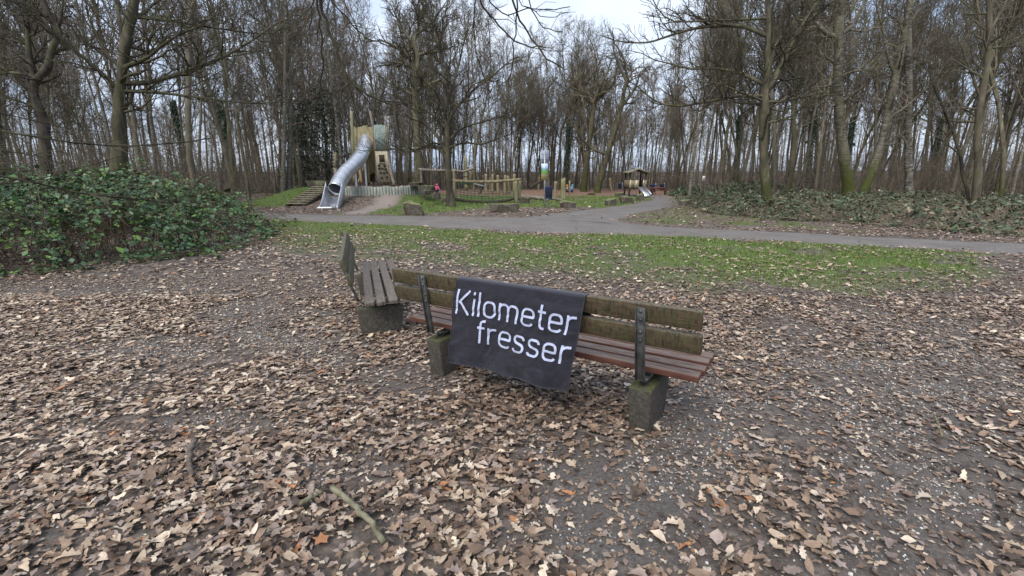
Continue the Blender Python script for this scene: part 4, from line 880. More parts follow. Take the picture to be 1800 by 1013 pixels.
# --- wooden tower
tb = at(650, 320, 29.3); tb[2] = .93
tower = empty('slide_tower', tuple(tb), 0, 'tall wooden play tower of leaning planks and logs on a round terrace', 'play tower')
def plank(a, b, wd, th, m, side=(1, 0, 0), name='plank', par=None):
    mb = MB(); mb.beam(np.asarray(a) - tb, np.asarray(b) - tb, wd, th, side); return mb.build(name, m, par or tower)
def panel(x0b, x1b, yb, x0t, x1t, yt, D0_, D1_, n, mats, skip=None, jag=2.0):
    for k in range(n):
        f = (k + .5) / n; D = D0_ + (D1_ - D0_) * f; a = at(x0b + (x1b - x0b) * f, yb, D); b = at(x0t + (x1t - x0t) * f, yt + rnd.uniform(-jag, jag), D); wd = abs(x1t - x0t + x1b - x0b) / 2 / n * D / F_PX * .99
        if skip and k in skip: a = at(x0b + (x1b - x0b) * f, skip[k], D)
        side = unit(at(x1t, yt, D1_) - at(x0t, yt, D0_)); plank(a, b, wd * 1.0 + abs(D1_ - D0_) / n * .25, .05, mats[rnd.randrange(len(mats))], side)
panel(628, 662, 321, 630, 658, 222, 28.7, 28.5, 9, (OLIVE, OLIVE, OCHRE), {6: 307, 7: 304, 8: 307})
panel(617, 628, 321, 620, 630, 226, 30.6, 28.8, 5, (OLIVE,))
panel(659, 681, 266, 657.5, 677, 220, 28.3, 28.7, 7, (TEALW, TEALW, TEALW), jag=.6)
panel(663.5, 687, 320.5, 660, 680.5, 266.5, 28.24, 28.64, 6, (PALE,), {}, .3)
panel(687, 690, 320, 679, 682, 222, 29.1, 31.2, 6, (OLIVE, OCHRE))
panel(620, 685, 318, 620, 680, 224, 31.2, 31.2, 13, (OLIVE, OCHRE))
mb = MB(); a = at(620, 262, 28.9) - tb; b = at(682, 262, 31.1) - tb; mb.box(a[0], b[0], a[1], b[1], 1.9, 2.0); mb.build('deck', OCHRE, tower)
mb = MB(); a = at(667.5, 285.5, 28.34) - tb; b = at(676, 273.5, 28.34) - tb; mb.box(a[0], b[0], a[1] - .06, a[1] - .015, a[2], b[2]); win = mb.build('window', DARKW, tower)
mb = MB(); mb.beam((a[0] - .02, a[1] - .07, a[2] - .02), (b[0] + .02, a[1] - .07, a[2] - .02), .05, .04, (0, 0, 1)); mb.beam((a[0] - .02, a[1] - .07, b[2] + .02), (b[0] + .02, a[1] - .07, b[2] + .02), .05, .04, (0, 0, 1)); mb.build('window_frame', OLIVE, win)
mb = MB(); a = at(651, 320, 28.75) - tb; b = at(661, 304, 28.75) - tb; mb.box(a[0], b[0], a[1], a[1] + .05, a[2], b[2]); mb.build('doorway_shade', DARKW, tower)  # dark box standing in for the shade inside the arch opening
for px, py in ((666, 291), (676, 292), (667, 297), (672, 296.5), (678, 298), (669, 304), (675, 305), (680, 303.5), (671, 313), (680, 312)):
    p = at(px, py, 28.22 + (px - 664) / 23 * .4) - tb; mb = MB(); mb.tube([p + (0, .03, 0), p + (0, -.03, .01), p + (0, -.07, .0)], [.075, .06, .02], 7, True); mb.build('climbing_hold', DARKW, tower, True)
for pts, wd, m in ((((624, 322, 28.6), (620, 260, 28.6), (618, 196, 28.8)), .2, OLIVE), (((662.5, 322, 28.3), (660, 262, 28.3), (656, 222, 28.4), (650, 196, 28.6)), .15, GREYLOG), (((684, 322, 29.3), (681, 240, 29.5), (677, 204, 29.6)), .14, GREYLOG),
                   (((693, 326, 28.2), (686, 300, 28.5), (680, 255, 29)), .17, GREYLOG), (((630, 322, 28.5), (638, 300, 28.4), (645, 262, 28.4)), .15, OCHRE), (((636, 322, 28.2), (632, 295, 28.3), (631, 270, 28.4)), .16, OCHRE)):
    qq = resample([at(*p) for p in pts], 12); mb = MB(); mb.tube(qq - tb, np.linspace(wd / 2, wd * .4, 12), 10, True); mb.build('log_post', m, tower, True)
# handrail post left of the tower with a rail
mb = MB(); mb.tube(np.array([at(590, 296, 29.5), at(589, 268, 29.5)]) - tb, .1, 8, True); mb.build('log_post', TAN, tower, True)
mb = MB(); mb.tube(np.array([at(590, 272, 29.5), at(600, 276, 29.4), at(616, 270, 29.3)]) - tb, .045, 6, True); mb.build('handrail', DARKW, tower, True)
mb = MB(); mb.tube(np.array([at(590, 296, 29.5), at(590, 325, 29.5)]) - tb, .1, 8, True); mb.build('log_post', TAN, tower, True)
# --- palisade of upright logs round the terrace
pal = empty('palisade', (TC[0], TC[1], 0), 0, 'curved palisade of grey-green upright logs edging the tower terrace', 'palisade')
an = np.radians(np.arange(172, 372, 3.35)); lp = MB(); lp.tube([(0, 0, -.3), (0, 0, .4), (0, 0, .985), (0, 0, 1.0)], [.088, .086, .083, .06], 9, True); lp = lp.mesh('log'); lp.materials.append(PALI); lp.polygons.foreach_set('use_smooth', np.ones(len(lp.polygons), bool))
for a in an:
    o = link('log', lp, None, pal); o.location = (1.03 * TR[0] * math.cos(a), 1.03 * TR[1] * math.sin(a), rnd.uniform(-.05, .03)); o.rotation_euler = (rnd.uniform(-.02, .02), rnd.uniform(-.02, .02), rnd.random() * 6)
# --- plank steps climbing to the terrace
st0, st1 = at(521, 358, 24.6), at(566, 329, 27.2); steps = empty('wooden_steps', tuple(G(521, 359)), 0, 'ramp of wooden plank steps up the mound beside the slide', 'steps'); so2 = np.array(steps.location)
dr = unit(st1 - st0); sidev = unit(np.array([-dr[1], dr[0], 0])); sidev = sidev if sidev[0] < 0 else -sidev
for k in range(9):
    p = st0 + (st1 - st0) * k / 8; mb = MB(); mb.beam(p - sidev * .55 - so2, p + sidev * .55 - so2, .26, .07, (dr[0], dr[1], 0)); mb.build('step', STEPW, steps)
for e in (-1, 1):
    mb = MB(); mb.beam(st0 + sidev * e * .48 - (0, 0, .12) - dr * .2 - so2, st1 + sidev * e * .48 - (0, 0, .12) + dr * .2 - so2, .2, .08, (0, 0, 1)); mb.build('stringer', DARKW, steps)

# --- boulders
def stone_mat(name, mossy):
    m, t, bs = new_mat(name); f = noise(t, 9, 6, rough=.7)
    c = ramp(t, f, [(.3, (.035, .03, .022)), (.5, (.07, .062, .047)), (.7, (.13, .115, .09))])
    nrm = t.nodes.new('ShaderNodeNewGeometry'); sp = t.nodes.new('ShaderNodeSeparateXYZ'); t.links.new(nrm.outputs['Normal'], sp.inputs[0])
    k = math_(t, 'ADD', sp.outputs['Z'], math_(t, 'MULTIPLY_ADD', noise(t, 4, 4), 1.4, -.9)); c = mixc(t, math_(t, 'MULTIPLY', ramp(t, k, [(.2, 0), (.7, 1)]), mossy), c, ramp(t, f, [(.35, (.10, .115, .035)), (.65, (.24, .25, .10))]))
    setc(t, bs, c, .9); bump(t, bs, f, .7, .03); return m
STONE = stone_mat('mossy_stone', .85); STONE_D = stone_mat('dark_stone', .5)
def boulder(px0, px1, py0, py1, label, seed, m=STONE, D=None, flat=0.0, dep=.7, name='boulder', zb=None):
    g = np.random.default_rng(seed)
    if D is None: b = G((px0 + px1) / 2, py1); D = b[1]
    else: b = at((px0 + px1) / 2, py1, D)
    wd = (px1 - px0) * D / F_PX * .98; hh = (py1 - py0) * D / F_PX * 1.12; dp = wd * dep
    import bmesh
    bm = bmesh.new(); bmesh.ops.create_icosphere(bm, subdivisions=3, radius=1.0)
    cuts = [(unit(np.array([(.22 if seed % 2 else -.22) * (1 - flat), -.10 * (1 - flat), 1.])), .52), (np.array([0, 0, -1.]), .6)] + [(unit(np.array([math.cos(w2), math.sin(w2), g.uniform(-.25, .35)])), g.uniform(.52, .74)) for w2 in g.uniform(0, .6) + np.arange(7) * .9] + [(unit(g.normal(0, 1, 3)), g.uniform(.7, .85)) for _ in range(5)]
    vv = np.array([v.co for v in bm.verts])
    for _ in range(2):
        for cn_, cd_ in cuts: vv = vv - cn_[None] * np.clip(vv @ cn_ - cd_, 0, None)[:, None]
    vv = vv + vv * (.07 * (fbm(vv[:, 0] * 2.5 + seed, vv[:, 1] * 2.5 + vv[:, 2] * 1.7, seed, 4) - .5))[:, None]
    mn, mx_ = vv.min(0), vv.max(0); vv = (vv - mn) / (mx_ - mn); vv = (vv - (.5, .5, 0)) * (wd * 1.02, dp, hh * 1.12) - (0, 0, .06)
    for v, c in zip(bm.verts, vv): v.co = c
    me = bpy.data.meshes.new(name); bm.to_mesh(me); bm.free(); o = link(name, me, m); o.location = (b[0], b[1] + dp * .4, b[2] if zb is None else zb); o.rotation_euler = (0, 0, g.uniform(-.15, .15))
    if D is not None and zb is None: o.location[2] = tz(b[0], b[1] + dp * .4) if abs(tz(b[0], b[1] + dp * .4) - b[2]) < .25 else b[2]
    return tag(o, label, 'boulder')
boulder(709, 745, 358, 379, 'angular green-topped boulder at the path edge below the slide', 1, dep=.6)
boulder(859, 913, 360, 374, 'flat dark slab of rock undercut at the path edge below the rope net', 2, STONE_D, flat=.8, dep=.5)
boulder(984, 1014, 354, 366, 'mossy boulder on the lawn just past the sign post', 3)
boulder(1064, 1086, 350, 362, 'small sloping boulder with a pale top on the lawn', 4)
boulder(1090, 1116, 346, 358, 'rounded brown mossy boulder on the lawn corner', 5)
boulder(1119, 1133, 342, 353, 'upright boulder with a lichen-white top at the path bend', 6)
boulder(912, 932, 347, 358, 'blocky boulder behind the net post', 7)
boulder(1081, 1098, 339, 346, 'squat boulder at the far edge of the lawn towards the hut', 8)
boulder(1031, 1047, 339, 343, 'low flat boulder by the leaning lawn post', 9, flat=.8)
boulder(1196, 1219, 352, 366, 'large mossy boulder beside the path at the end of the ivy bank', 10)
boulder(1214, 1230, 356, 366, 'small dark boulder touching the large mossy one', 11, STONE_D)
boulder(1227, 1246, 347, 359, 'mossy boulder half hidden in the ivy bank', 12)
for k, (a, b, c, d, D) in enumerate(((713, 742, 321, 327, 27.6), (732, 764, 327, 335.5, 26.9), (740, 762, 335, 341.5, 26.4), (757, 774, 340, 348, 25.8), (774, 790, 347, 353, 25.2))):
    boulder(a, b, c, d, ('topmost', 'second', 'third', 'fourth', 'lowest')[k] + ' mossy stepping slab of the stair up to the terrace', 20 + k, D=D, flat=.9, dep=.8, name='stepping_stone', zb=at(a, d, D)[2])
boulder(534, 577, 319, 328, 'broad mossy slab at the head of the wooden steps', 31, D=27.6, flat=.95, dep=.6, name='stone_slab', zb=at(555, 328, 27.6)[2])

# --- rope net between log posts
nb = G(908, 357); net = empty('rope_net', tuple(nb), 0, 'green climbing net hung between log posts under a long beam', 'climbing net')
def logp(pts, r, m, par, org, name, k=9, taper=.85):
    qq = resample([np.asarray(p) for p in pts], max(6, len(pts) * 4)); mb = MB(); mb.tube(qq - org, np.linspace(r, r * taper, len(qq)), k, True); return mb.build(name, m, par, True)
DN = nb[1]
logp([at(795, 318, DN), at(830, 320, DN), at(870, 319.5, DN), at(916, 315.5, DN)], .095, TAN, net, nb, 'beam')
logp([at(907.5, 358, DN), at(907, 318, DN)], .12, OLIVE, net, nb, 'log_post'); logp([at(912, 352, DN + .6), at(914, 316, DN + .5)], .11, OLIVE, net, nb, 'log_post'); logp([at(797, 356, DN), at(799, 318, DN)], .11, TAN, net, nb, 'log_post')
logp([at(799, 350, DN), at(825, 354.5, DN), at(860, 356, DN), at(885, 354, DN), at(906, 348.5, DN)], .085, DARKW, net, nb, 'foot_rope')
for k in range(17):
    f = (k + .5) / 17; px = 800 + 106 * f; yb_ = 350 + 6.2 * math.sin(math.pi * f); mb = MB(); mb.tube(np.array([at(px, 333 + 4 * math.sin(math.pi * f), DN), at(px, yb_, DN)]) - nb, .014, 4); mb.build('net_cord', ROPE, net)
for k in range(5):
    mb = MB(); mb.tube(resample([at(799 + 107 * f, (333 + 4 * math.sin(math.pi * f)) * (1 - k / 4.6) + (350 + 6.2 * math.sin(math.pi * f)) * k / 4.6, DN) for f in np.linspace(0, 1, 9)], 14) - nb, .014, 4); mb.build('net_cord', ROPE, net)
for px in (808, 850, 895):
    mb = MB(); mb.tube(np.array([at(px, 320, DN), at(px, 335, DN)]) - nb, .01, 4); mb.build('hanger', ROPE, net)

# --- climbing frame of rough logs behind the oak
fb = at(798, 330, 36); fb[2] = tz(fb[0], 36); fr = empty('log_climbing_frame', tuple(fb), 0, 'climbing frame of crooked pale logs behind the spreading oak', 'climbing frame')
for pts, r in (([(736, 298, 35), (762, 300, 35.4), (790, 300, 36), (800, 301, 36)], .10), ([(796, 300, 36), (815, 302, 36.3), (832, 296.5, 36.6)], .10)): logp([at(*p) for p in pts], r, GREYLOG, fr, fb, 'beam')
for pts, r, m in (([(798, 333, 36), (797.5, 297, 36)], .1, TAN), ([(822, 332, 36.6), (831, 293, 36.6)], .1, TAN), ([(741, 327, 35), (740, 297, 35)], .09, GREYLOG), ([(750, 328, 35.4), (742, 300, 35)], .06, DARKW), ([(820, 335, 38), (818, 273, 38)], .13, OLIVE), ([(745, 328, 35), (741, 300, 35)], .06, DARKW)):
    logp([at(*p) for p in pts], r, m, fr, fb, 'log_post')
mb = MB(); a = at(806, 321, 36.4) - fb; mb.box(a[0], a[0] + .85, a[1], a[1] + .7, a[2] - .15, a[2] + .15); mb.build('green_panel', simple('green_panel', (.05, .12, .09), (.09, .18, .14), 6, bmp=.1), fr)
mb = MB(); mb.beam(at(834, 323, 36) - fb, at(853, 328, 35.6) - fb, .4, .06, (0, 1, 0)); mb.build('rocking_plank', TEALW, fr); logp([at(849, 328, 35.7), at(843, 341, 35.7)], .07, DARKW, fr, fb, 'log_post')
mb = MB(); mb.beam(at(813, 311, 36.4) - fb, at(824, 311, 36.4) - fb, .3, .08, (0, 1, 0)); mb.build('seat_board', DARKW, fr)
# --- row of standing posts beyond
for k, (px, y0, y1, D, lean) in enumerate(((854, 306, 341, 40, 0), (865, 306, 336, 41, 1), (875, 308, 337, 41, 0), (887, 308, 337, 41, 1), (895, 309, 337, 41.5, -2), (904, 306, 336, 40, 0))):
    b = at(px, y1, D); b[2] = tz(b[0], D) - .1; o = MB(); t_ = at(px + lean, y0, D); o.tube(resample([b * 0, (t_ - b)], 8), np.linspace(.13, .11, 8), 9, True); po = o.build('log_post', TAN, None, True); po.location = b; tag(po, 'upright peeled log of the row behind the rope net', 'post', 'balance posts behind the rope net')
for k, (px, y0, y1, D, lean, lab) in enumerate(((974, 319, 350, 29, 3, 'short leaning log post directly beside the navy bin'), (988, 315, 350, 29.5, 1, 'taller peeled log post of the touching pair past the bin'), (991.5, 313, 350, 30, 0, 'tallest peeled log post of the touching pair past the bin'), (1001.5, 318, 349, 30, 0, 'thin single stake standing past the pair of posts'),
                                                (1051, 316, 337, 38, 4, 'log post tilted towards the hut at the lawn edge'), (1076, 313, 338, 38, -4, 'log post tilted away from the hut at the lawn edge'), (946, 311, 334, 34, 2, 'peeled log post standing behind the sign'))):
    b = G(px, y1); D = b[1]; t_ = at(px + lean, y0, D); o = MB(); o.tube(resample([np.array([0, 0, -.25]), (t_ - b)], 8), np.linspace(.12, .10, 8) * (.6 if k == 3 else 1), 9, True); po = o.build('log_post', OLIVE if k in (1, 2) else TAN, None, True); po.location = b; tag(po, lab, 'post')
# lying trunks
for a, b, r, lab in (((916, 334, 34), (950, 341, 31), .14, 'long peeled trunk lying behind the net posts'), ((938, 333, 34), (962, 345, 29.5), .12, 'peeled trunk lying aslant towards the bin'), ((948, 335, 34), (986, 347, 30), .10, 'thin peeled trunk lying behind the bin'), ((932, 330, 35), (952, 318, 36), .10, 'dark trunk propped up behind the lying logs')):
    p0, p1 = at(*a), at(*b)
    for p in (p0, p1): p[2] = max(p[2], r * .9) if lab.startswith('dark') else r * .9
    o = MB(); qq = resample([p0 * 0, (p1 - p0) * .5 + np.array([0, 0, .03]), p1 - p0], 9); o.tube(qq, np.linspace(r, r * .75, 9), 9, True); po = o.build('lying_log', DARKW if lab.startswith('dark') else GREYLOG, None, True); po.location = p0; tag(po, lab, 'log')

# --- sign with bin
sg = G(957.5, 366); sgn = empty('information_sign', tuple(sg), 0, 'pole sign with grey back plate and painted landscape board', 'sign')
DS = sg[1]; PLATE = simple('plate_back', (.24, .28, .36), (.32, .36, .45), 3, rough=.5, bmp=.03, metallic=.0)
def sbox(p0, p1, p2, p3, dy0, dy1, name, m, par=sgn, bev=0):
    a = at(p0, p3, DS) - sg; b = at(p1, p2, DS) - sg; mb = MB(); mb.box(a[0], b[0], dy0, dy1, a[2], b[2]); o = mb.build(name, m, par)
    if bev: bevel(o, bev)
    return o
mb = MB(); mb.tube(np.array([sg - (0, 0, .3), at(957.5, 263, DS)]) - sg, .035, 10, True); mb.build('pole', POLE, sgn, True)
sbox(951.5, 965, 264.5, 286, .045, .06, 'back_plate', PLATE)
for y in (270.5, 279.5): sbox(951.8, 964.7, y - .6, y + .6, .03, .044, 'bracket', POLE)
m, t, bs = new_mat('landscape_print'); zc = sep_z(t, 'Generated'); n = noise(t, 5, 4, coord='Generated'); v = math_(t, 'ADD', zc['Z'], math_(t, 'MULTIPLY_ADD', n, .24, -.12))
setc(t, bs, ramp(t, v, [(.0, (.42, .36, .10)), (.3, (.42, .38, .22)), (.36, (.18, .32, .08)), (.62, (.10, .26, .09)), (.68, (.12, .22, .32)), (.78, (.30, .42, .60)), (.95, (.55, .62, .72))]), .4)
sbox(951.2, 963.2, 288, 316, -.055, -.04, 'landscape_board', m)
for y in (292, 311): sbox(955, 960, y - .8, y + .8, -.039, -.02, 'bracket', POLE)
def bin_(px0, px1, py0, py1, label, pole_px=None, name='litter_bin'):
    cx = (px0 + px1) / 2; return cx
bn = empty('litter_bin', tuple(sg + (0, 0, 0)), 0, 'navy litter bin with blue rim hung on the sign pole', 'litter bin')
a = at(958.6, 350, DS) - sg; b = at(971, 328, DS) - sg; xm = (a[0] + b[0]) / 2; wd = (b[0] - a[0]) / 2
mb = MB(); mb.hexa([(xm - wd * .9, -.16, a[2]), (xm + wd * .9, -.16, a[2]), (xm + wd * .9, .16, a[2]), (xm - wd * .9, .16, a[2]), (xm - wd, -.2, b[2]), (xm + wd, -.2, b[2]), (xm + wd, .2, b[2]), (xm - wd, .2, b[2])]); bevel(mb.build('body', NAVY, bn), .03)
mb = MB(); mb.box(xm - wd - .01, xm + wd + .01, -.21, .21, b[2] - .07, b[2] - .004); bevel(mb.build('rim', NAVY2, bn), .01)
mb = MB(); mb.box(xm - wd * .92, xm + wd * .92, -.17, .17, a[2] + .0, a[2] + .06); mb.build('base_band', NAVY2, bn)
for (zq) in (a[2] + .1, b[2] - .1): mb = MB(); mb.box(.02, a[0] + .04, -.03, .03, zq - .02, zq + .02); mb.build('bracket', POLE, bn)

# --- small hut with slide
DH = 36.5; hb = at(1122, 342, DH); hb[2] = tz(hb[0], DH); hut = empty('play_hut', tuple(hb), 0, 'small wooden play hut on stilts with pitched roof and steel slide', 'play hut')
def H(px, py, dd=0.0): return at(px, py, DH) + np.array([0, dd, 0]) - hb
for px in (1108, 1136):
    for dd in (0, 1.5):
        mb = MB(); p = H(px, 303, dd); mb.beam((p[0], dd, -.2), p, .1, .1, (1, 0, 0)); mb.build('post', DARKW, hut)
z0, z1 = H(1108, 329.5)[2], H(1108, 317)[2]; xl, xr = H(1106.5, 320)[0], H(1136.5, 320)[0]
mb = MB(); mb.box(xl, xr, 0, 1.55, z0 - .1, z0); mb.build('floor', DARKW, hut)
for k in range(9):
    f0 = xl + (xr - xl) * k / 9; f1 = xl + (xr - xl) * (k + .92) / 9
    if k in (5, 6): continue
    mb = MB(); mb.box(f0, f1, -.07, -.03, z0 - .05, z1 + rnd.uniform(-.02, .02)); mb.build('wall_board', (PALE, OCHRE, TAN)[k % 3], hut)
for k in range(9):
    f0 = xl + (xr - xl) * k / 9; f1 = xl + (xr - xl) * (k + .92) / 9; mb = MB(); mb.box(f0, f1, 1.53, 1.57, z0 - .05, z1); mb.build('wall_board', OCHRE, hut)
for k in range(7):
    for xx in (xl - .04, xr): mb = MB(); mb.box(xx, xx + .04, .02 + k * .21, .02 + k * .21 + .19, z0, z1); mb.build('wall_board', TAN, hut)
ap, le, re = H(1122.5, 296.5), H(1103, 303), H(1145, 307); re = np.array([ap[0] * 2 - le[0] + .05, 0, le[2] - .05])
for e, m in ((le, STEPW), (re, DARKW)):
    mb = MB(); th = np.array([0, 0, .07]); y0, y1 = -.35, 1.9
    A = [np.array([ap[0], y0, ap[2]]), np.array([e[0], y0, e[2]]), np.array([e[0], y1, e[2]]), np.array([ap[0], y1, ap[2]])]
    if e is re: A = [A[1], A[0], A[3], A[2]]
    A = A[::-1]; mb.hexa([p - th for p in A] + A); mb.build('roof', m if m is STEPW else STEPW, hut)
mb = MB(); mb.beam((ap[0], -.1, ap[2] - .12), (ap[0], 1.65, ap[2] - .12), .1, .1, (1, 0, 0)); mb.build('ridge_beam', DARKW, hut)
sa, sb_ = H(1125, 329), np.array([H(1129, 341)[0], -1.5, .12]); sa[1] = -.1
mb = MB(); mb.beam(sa, sb_, .5, .03, (1, 0, 0)); hs = mb.build('hut_slide', SST, hut)
for e in (-1, 1): mb = MB(); mb.beam(sa + (e * .25, 0, .08), sb_ + (e * .25, 0, .08), .03, .18, (1, 0, 0)); mb.build('slide_side', SST, hs)
for px in (1119, 1131): mb = MB(); mb.tube([H(px, 330, -.08), H(px, 316, -.08)], .025, 6, True); mb.build('grab_bar', SST, hut)
# bins by the hut
for px0, px1, py0, py1, yb_, lab in ((1143, 1150.5, 325, 338, 342, 'navy litter bin on a pale pole beside the play hut'), (1159.5, 1166, 324, 334, 339.5, 'navy litter bin set back from the hut at the wood edge'), (1086.5, 1092, 323, 332, 337, 'small navy litter bin on a post in front of the wood')):
    b0 = G((px0 + px1) / 2, yb_); D = b0[1]; o = empty('litter_bin', tuple(b0), 0, lab, 'litter bin'); wd = (px1 - px0) / 2 * D / F_PX; a = at(px0, py1, D)[2] - b0[2]; b = at(px0, py0, D)[2] - b0[2]
    mb = MB(); mb.hexa([(-wd * .88, -.15, a), (wd * .88, -.15, a), (wd * .88, .15, a), (-wd * .88, .15, a), (-wd, -.18, b), (wd, -.18, b), (wd, .18, b), (-wd, .18, b)]); bevel(mb.build('body', NAVY, o), .03)
    mb = MB(); mb.box(-wd - .01, wd + .01, -.19, .19, b - .08, b + .02); bevel(mb.build('rim', NAVY2, o), .015)
    mb = MB(); mb.tube([(wd + .05, 0, -.2), (wd + .05, 0, b + .12)], .03, 8, True); mb.build('pole', POLE, o, True)
    mb = MB(); mb.box(wd - .02, wd + .06, -.03, .03, (a + b) / 2, (a + b) / 2 + .05); mb.build('bracket', POLE, o)
# low red-brown seat by the bins
rb = G(1158, 342.5); seat = empty('low_bench', tuple(rb), 0, 'low red-brown bench between the two bins by the hut', 'bench'); RED = simple('red_brown_wood', (.10, .03, .025), (.17, .06, .05), 8, bmp=.2)
for k in range(3): mb = MB(); mb.box(-.75, .75, -.2 + k * .14, -.08 + k * .14, .33, .37); mb.build('seat_slat', RED, seat)
for e in (-.55, .55): mb = MB(); mb.box(e - .05, e + .05, -.18, .2, -.1, .327); mb.build('leg', DARKW, seat)
mb = MB(); mb.box(-.75, .75, .26, .3, .45, .6); mb.build('back_board', RED, seat)
for e in (-.5, .5): mb = MB(); mb.box(e - .03, e + .03, .225, .257, .3, .6); mb.build('back_post', DARKW, seat)
# small notice by the wood
nb2 = at(1237, 335, 30); nb2[2] = tz(nb2[0], 30); no = empty('notice_board', tuple(nb2), 0, 'small white notice on a post among the shrubs', 'sign'); WH = simple('white_notice', (.6, .6, .62), (.75, .75, .76), 9, bmp=0)
a = at(1234.3, 318.5, 30) - nb2; b = at(1239.7, 309.5, 30) - nb2; mb = MB(); mb.box(a[0], b[0], -.03, -.015, a[2], b[2]); mb.build('panel', WH, no)
mb = MB(); c0 = (a[0] + b[0]) / 2; w2 = (b[0] - a[0]) * .22; mb.box(c0 - w2, c0 + w2, -.034, -.031, a[2] + .06, b[2] - .08); mb.build('printed_area', simple('grey_print', (.2, .2, .2), (.35, .35, .35), 30, bmp=0), no)
mb = MB(); mb.tube([(c0, .01, -.3), (c0, .01, b[2])], .024, 6, True); mb.build('post', DARKW, no, True)

# ------------------------------------------------------------------ children on the playground
def skin_obj(name, joints, edges, mat, parent, sub=2):
    nm = list(joints); me = bpy.data.meshes.new(name); me.from_pydata([joints[k][0] for k in nm], [(nm.index(a), nm.index(b)) for a, b in edges], []); o = link(name, me, mat, parent)
    md = o.modifiers.new('skin', 'SKIN'); md.use_smooth_shade = True
    for i, k in enumerate(nm): r = joints[k][1]; me.skin_vertices[0].data[i].radius = (r, r); me.skin_vertices[0].data[i].use_root = (i == 0)
    s = o.modifiers.new('sub', 'SUBSURF'); s.levels = sub; s.render_levels = sub; return o
SKIN = simple('skin', (.45, .28, .2), (.52, .33, .25), 5, bmp=0)
def child(px, py, D, Hh, yaw, jacket, trousers, hat, label, crouch=False):
    p = at(px, py, D); p[2] = tz(p[0], D); o = empty('person', tuple(p), yaw, label, 'person'); s = Hh
    dz = -.20 * s if crouch else 0; kx = .12 * s if crouch else .03 * s
    J = {'pelvis': ((0, 0, .47 * s + dz), .085 * s), 'chest': ((0, -.02 * s - (.05 * s if crouch else 0), .68 * s + dz), .10 * s), 'neck': ((0, -.02 * s - (.07 * s if crouch else 0), .80 * s + dz), .05 * s), 'head': ((0, -.04 * s - (.08 * s if crouch else 0), .89 * s + dz), .085 * s), 'crown': ((0, -.03 * s - (.08 * s if crouch else 0), .96 * s + dz), .06 * s)}
    E_ = [('pelvis', 'chest'), ('chest', 'neck'), ('neck', 'head'), ('head', 'crown')]
    for e, n in ((-1, 'l'), (1, 'r')):
        J.update({'hip' + n: ((e * .07 * s, 0, .45 * s + dz), .07 * s), 'knee' + n: ((e * .08 * s, -kx * (1 if e > 0 or crouch else -.6), .25 * s), .052 * s), 'ankle' + n: ((e * .075 * s, .03 * s * e, .05 * s), .038 * s), 'toe' + n: ((e * .08 * s, .03 * s * e - .08 * s, .025 * s), .028 * s),
                  'sh' + n: ((e * .13 * s, -.02 * s, .74 * s + dz), .05 * s), 'elbow' + n: ((e * .19 * s, -.04 * s, .58 * s + dz), .04 * s), 'hand' + n: ((e * .19 * s, -.13 * s, .46 * s + dz), .03 * s)})
        E_ += [('pelvis', 'hip' + n), ('hip' + n, 'knee' + n), ('knee' + n, 'ankle' + n), ('ankle' + n, 'toe' + n), ('chest', 'sh' + n), ('sh' + n, 'elbow' + n), ('elbow' + n, 'hand' + n)]
    skin_obj('body', J, E_, SKIN, o)
    def subset(keys, grow_): return {k: (J[k][0], J[k][1] + grow_ * s) for k in keys}
    jk = ['pelvis', 'chest', 'shl', 'elbowl', 'shr', 'elbowr', 'handl', 'handr']; Jj = subset(jk, .028)
    for n in 'lr': a, b = np.array(J['elbow' + n][0]), np.array(J['hand' + n][0]); Jj['hand' + n] = (tuple(a + (b - a) * .8), .05 * s)
    skin_obj('jacket', Jj, [('pelvis', 'chest'), ('chest', 'shl'), ('shl', 'elbowl'), ('elbowl', 'handl'), ('chest', 'shr'), ('shr', 'elbowr'), ('elbowr', 'handr')], jacket, o)
    tk = ['pelvis', 'hipl', 'kneel', 'anklel', 'hipr', 'kneer', 'ankler']; skin_obj('trousers', subset(tk, .018), [('pelvis', 'hipl'), ('hipl', 'kneel'), ('kneel', 'anklel'), ('pelvis', 'hipr'), ('hipr', 'kneer'), ('kneer', 'ankler')], trousers, o)
    h0 = J['head'][0]; mb = MB(); qs = [(h0[0], h0[1] + .03 * s, h0[2] + z * s) for z in (-.06, -.02, .04, .085, .105)]; mb.tube(qs, [x * s for x in (.075, .105, .108, .07, .02)], 12, True); mb.build('hood', hat, o, True)
    return o
PINK = simple('pink_jacket', (.55, .08, .2), (.7, .14, .3), 8, bmp=.1); DKB = simple('dark_trousers', (.015, .018, .035), (.03, .035, .06), 8, bmp=.1); TURQ = simple('turquoise_jacket', (.03, .26, .45), (.06, .36, .58), 8, bmp=.1); NAVJ = simple('navy_jacket', (.015, .025, .08), (.03, .045, .12), 8, bmp=.1); ORG = simple('orange_hat', (.5, .16, .03), (.6, .22, .05), 8, bmp=.1)
child(768, 339, 36, .98, 2.6, PINK, DKB, PINK, 'child in a pink hooded jacket walking near the stepping slabs')
child(1005, 333, 44, .98, .8, TURQ, DKB, TURQ, 'child in a turquoise jacket crouching by the lawn edge', crouch=True)
child(998, 333, 43.5, .98, -.8, NAVJ, DKB, ORG, 'child in navy jacket and orange cap crouching beside another', crouch=True)

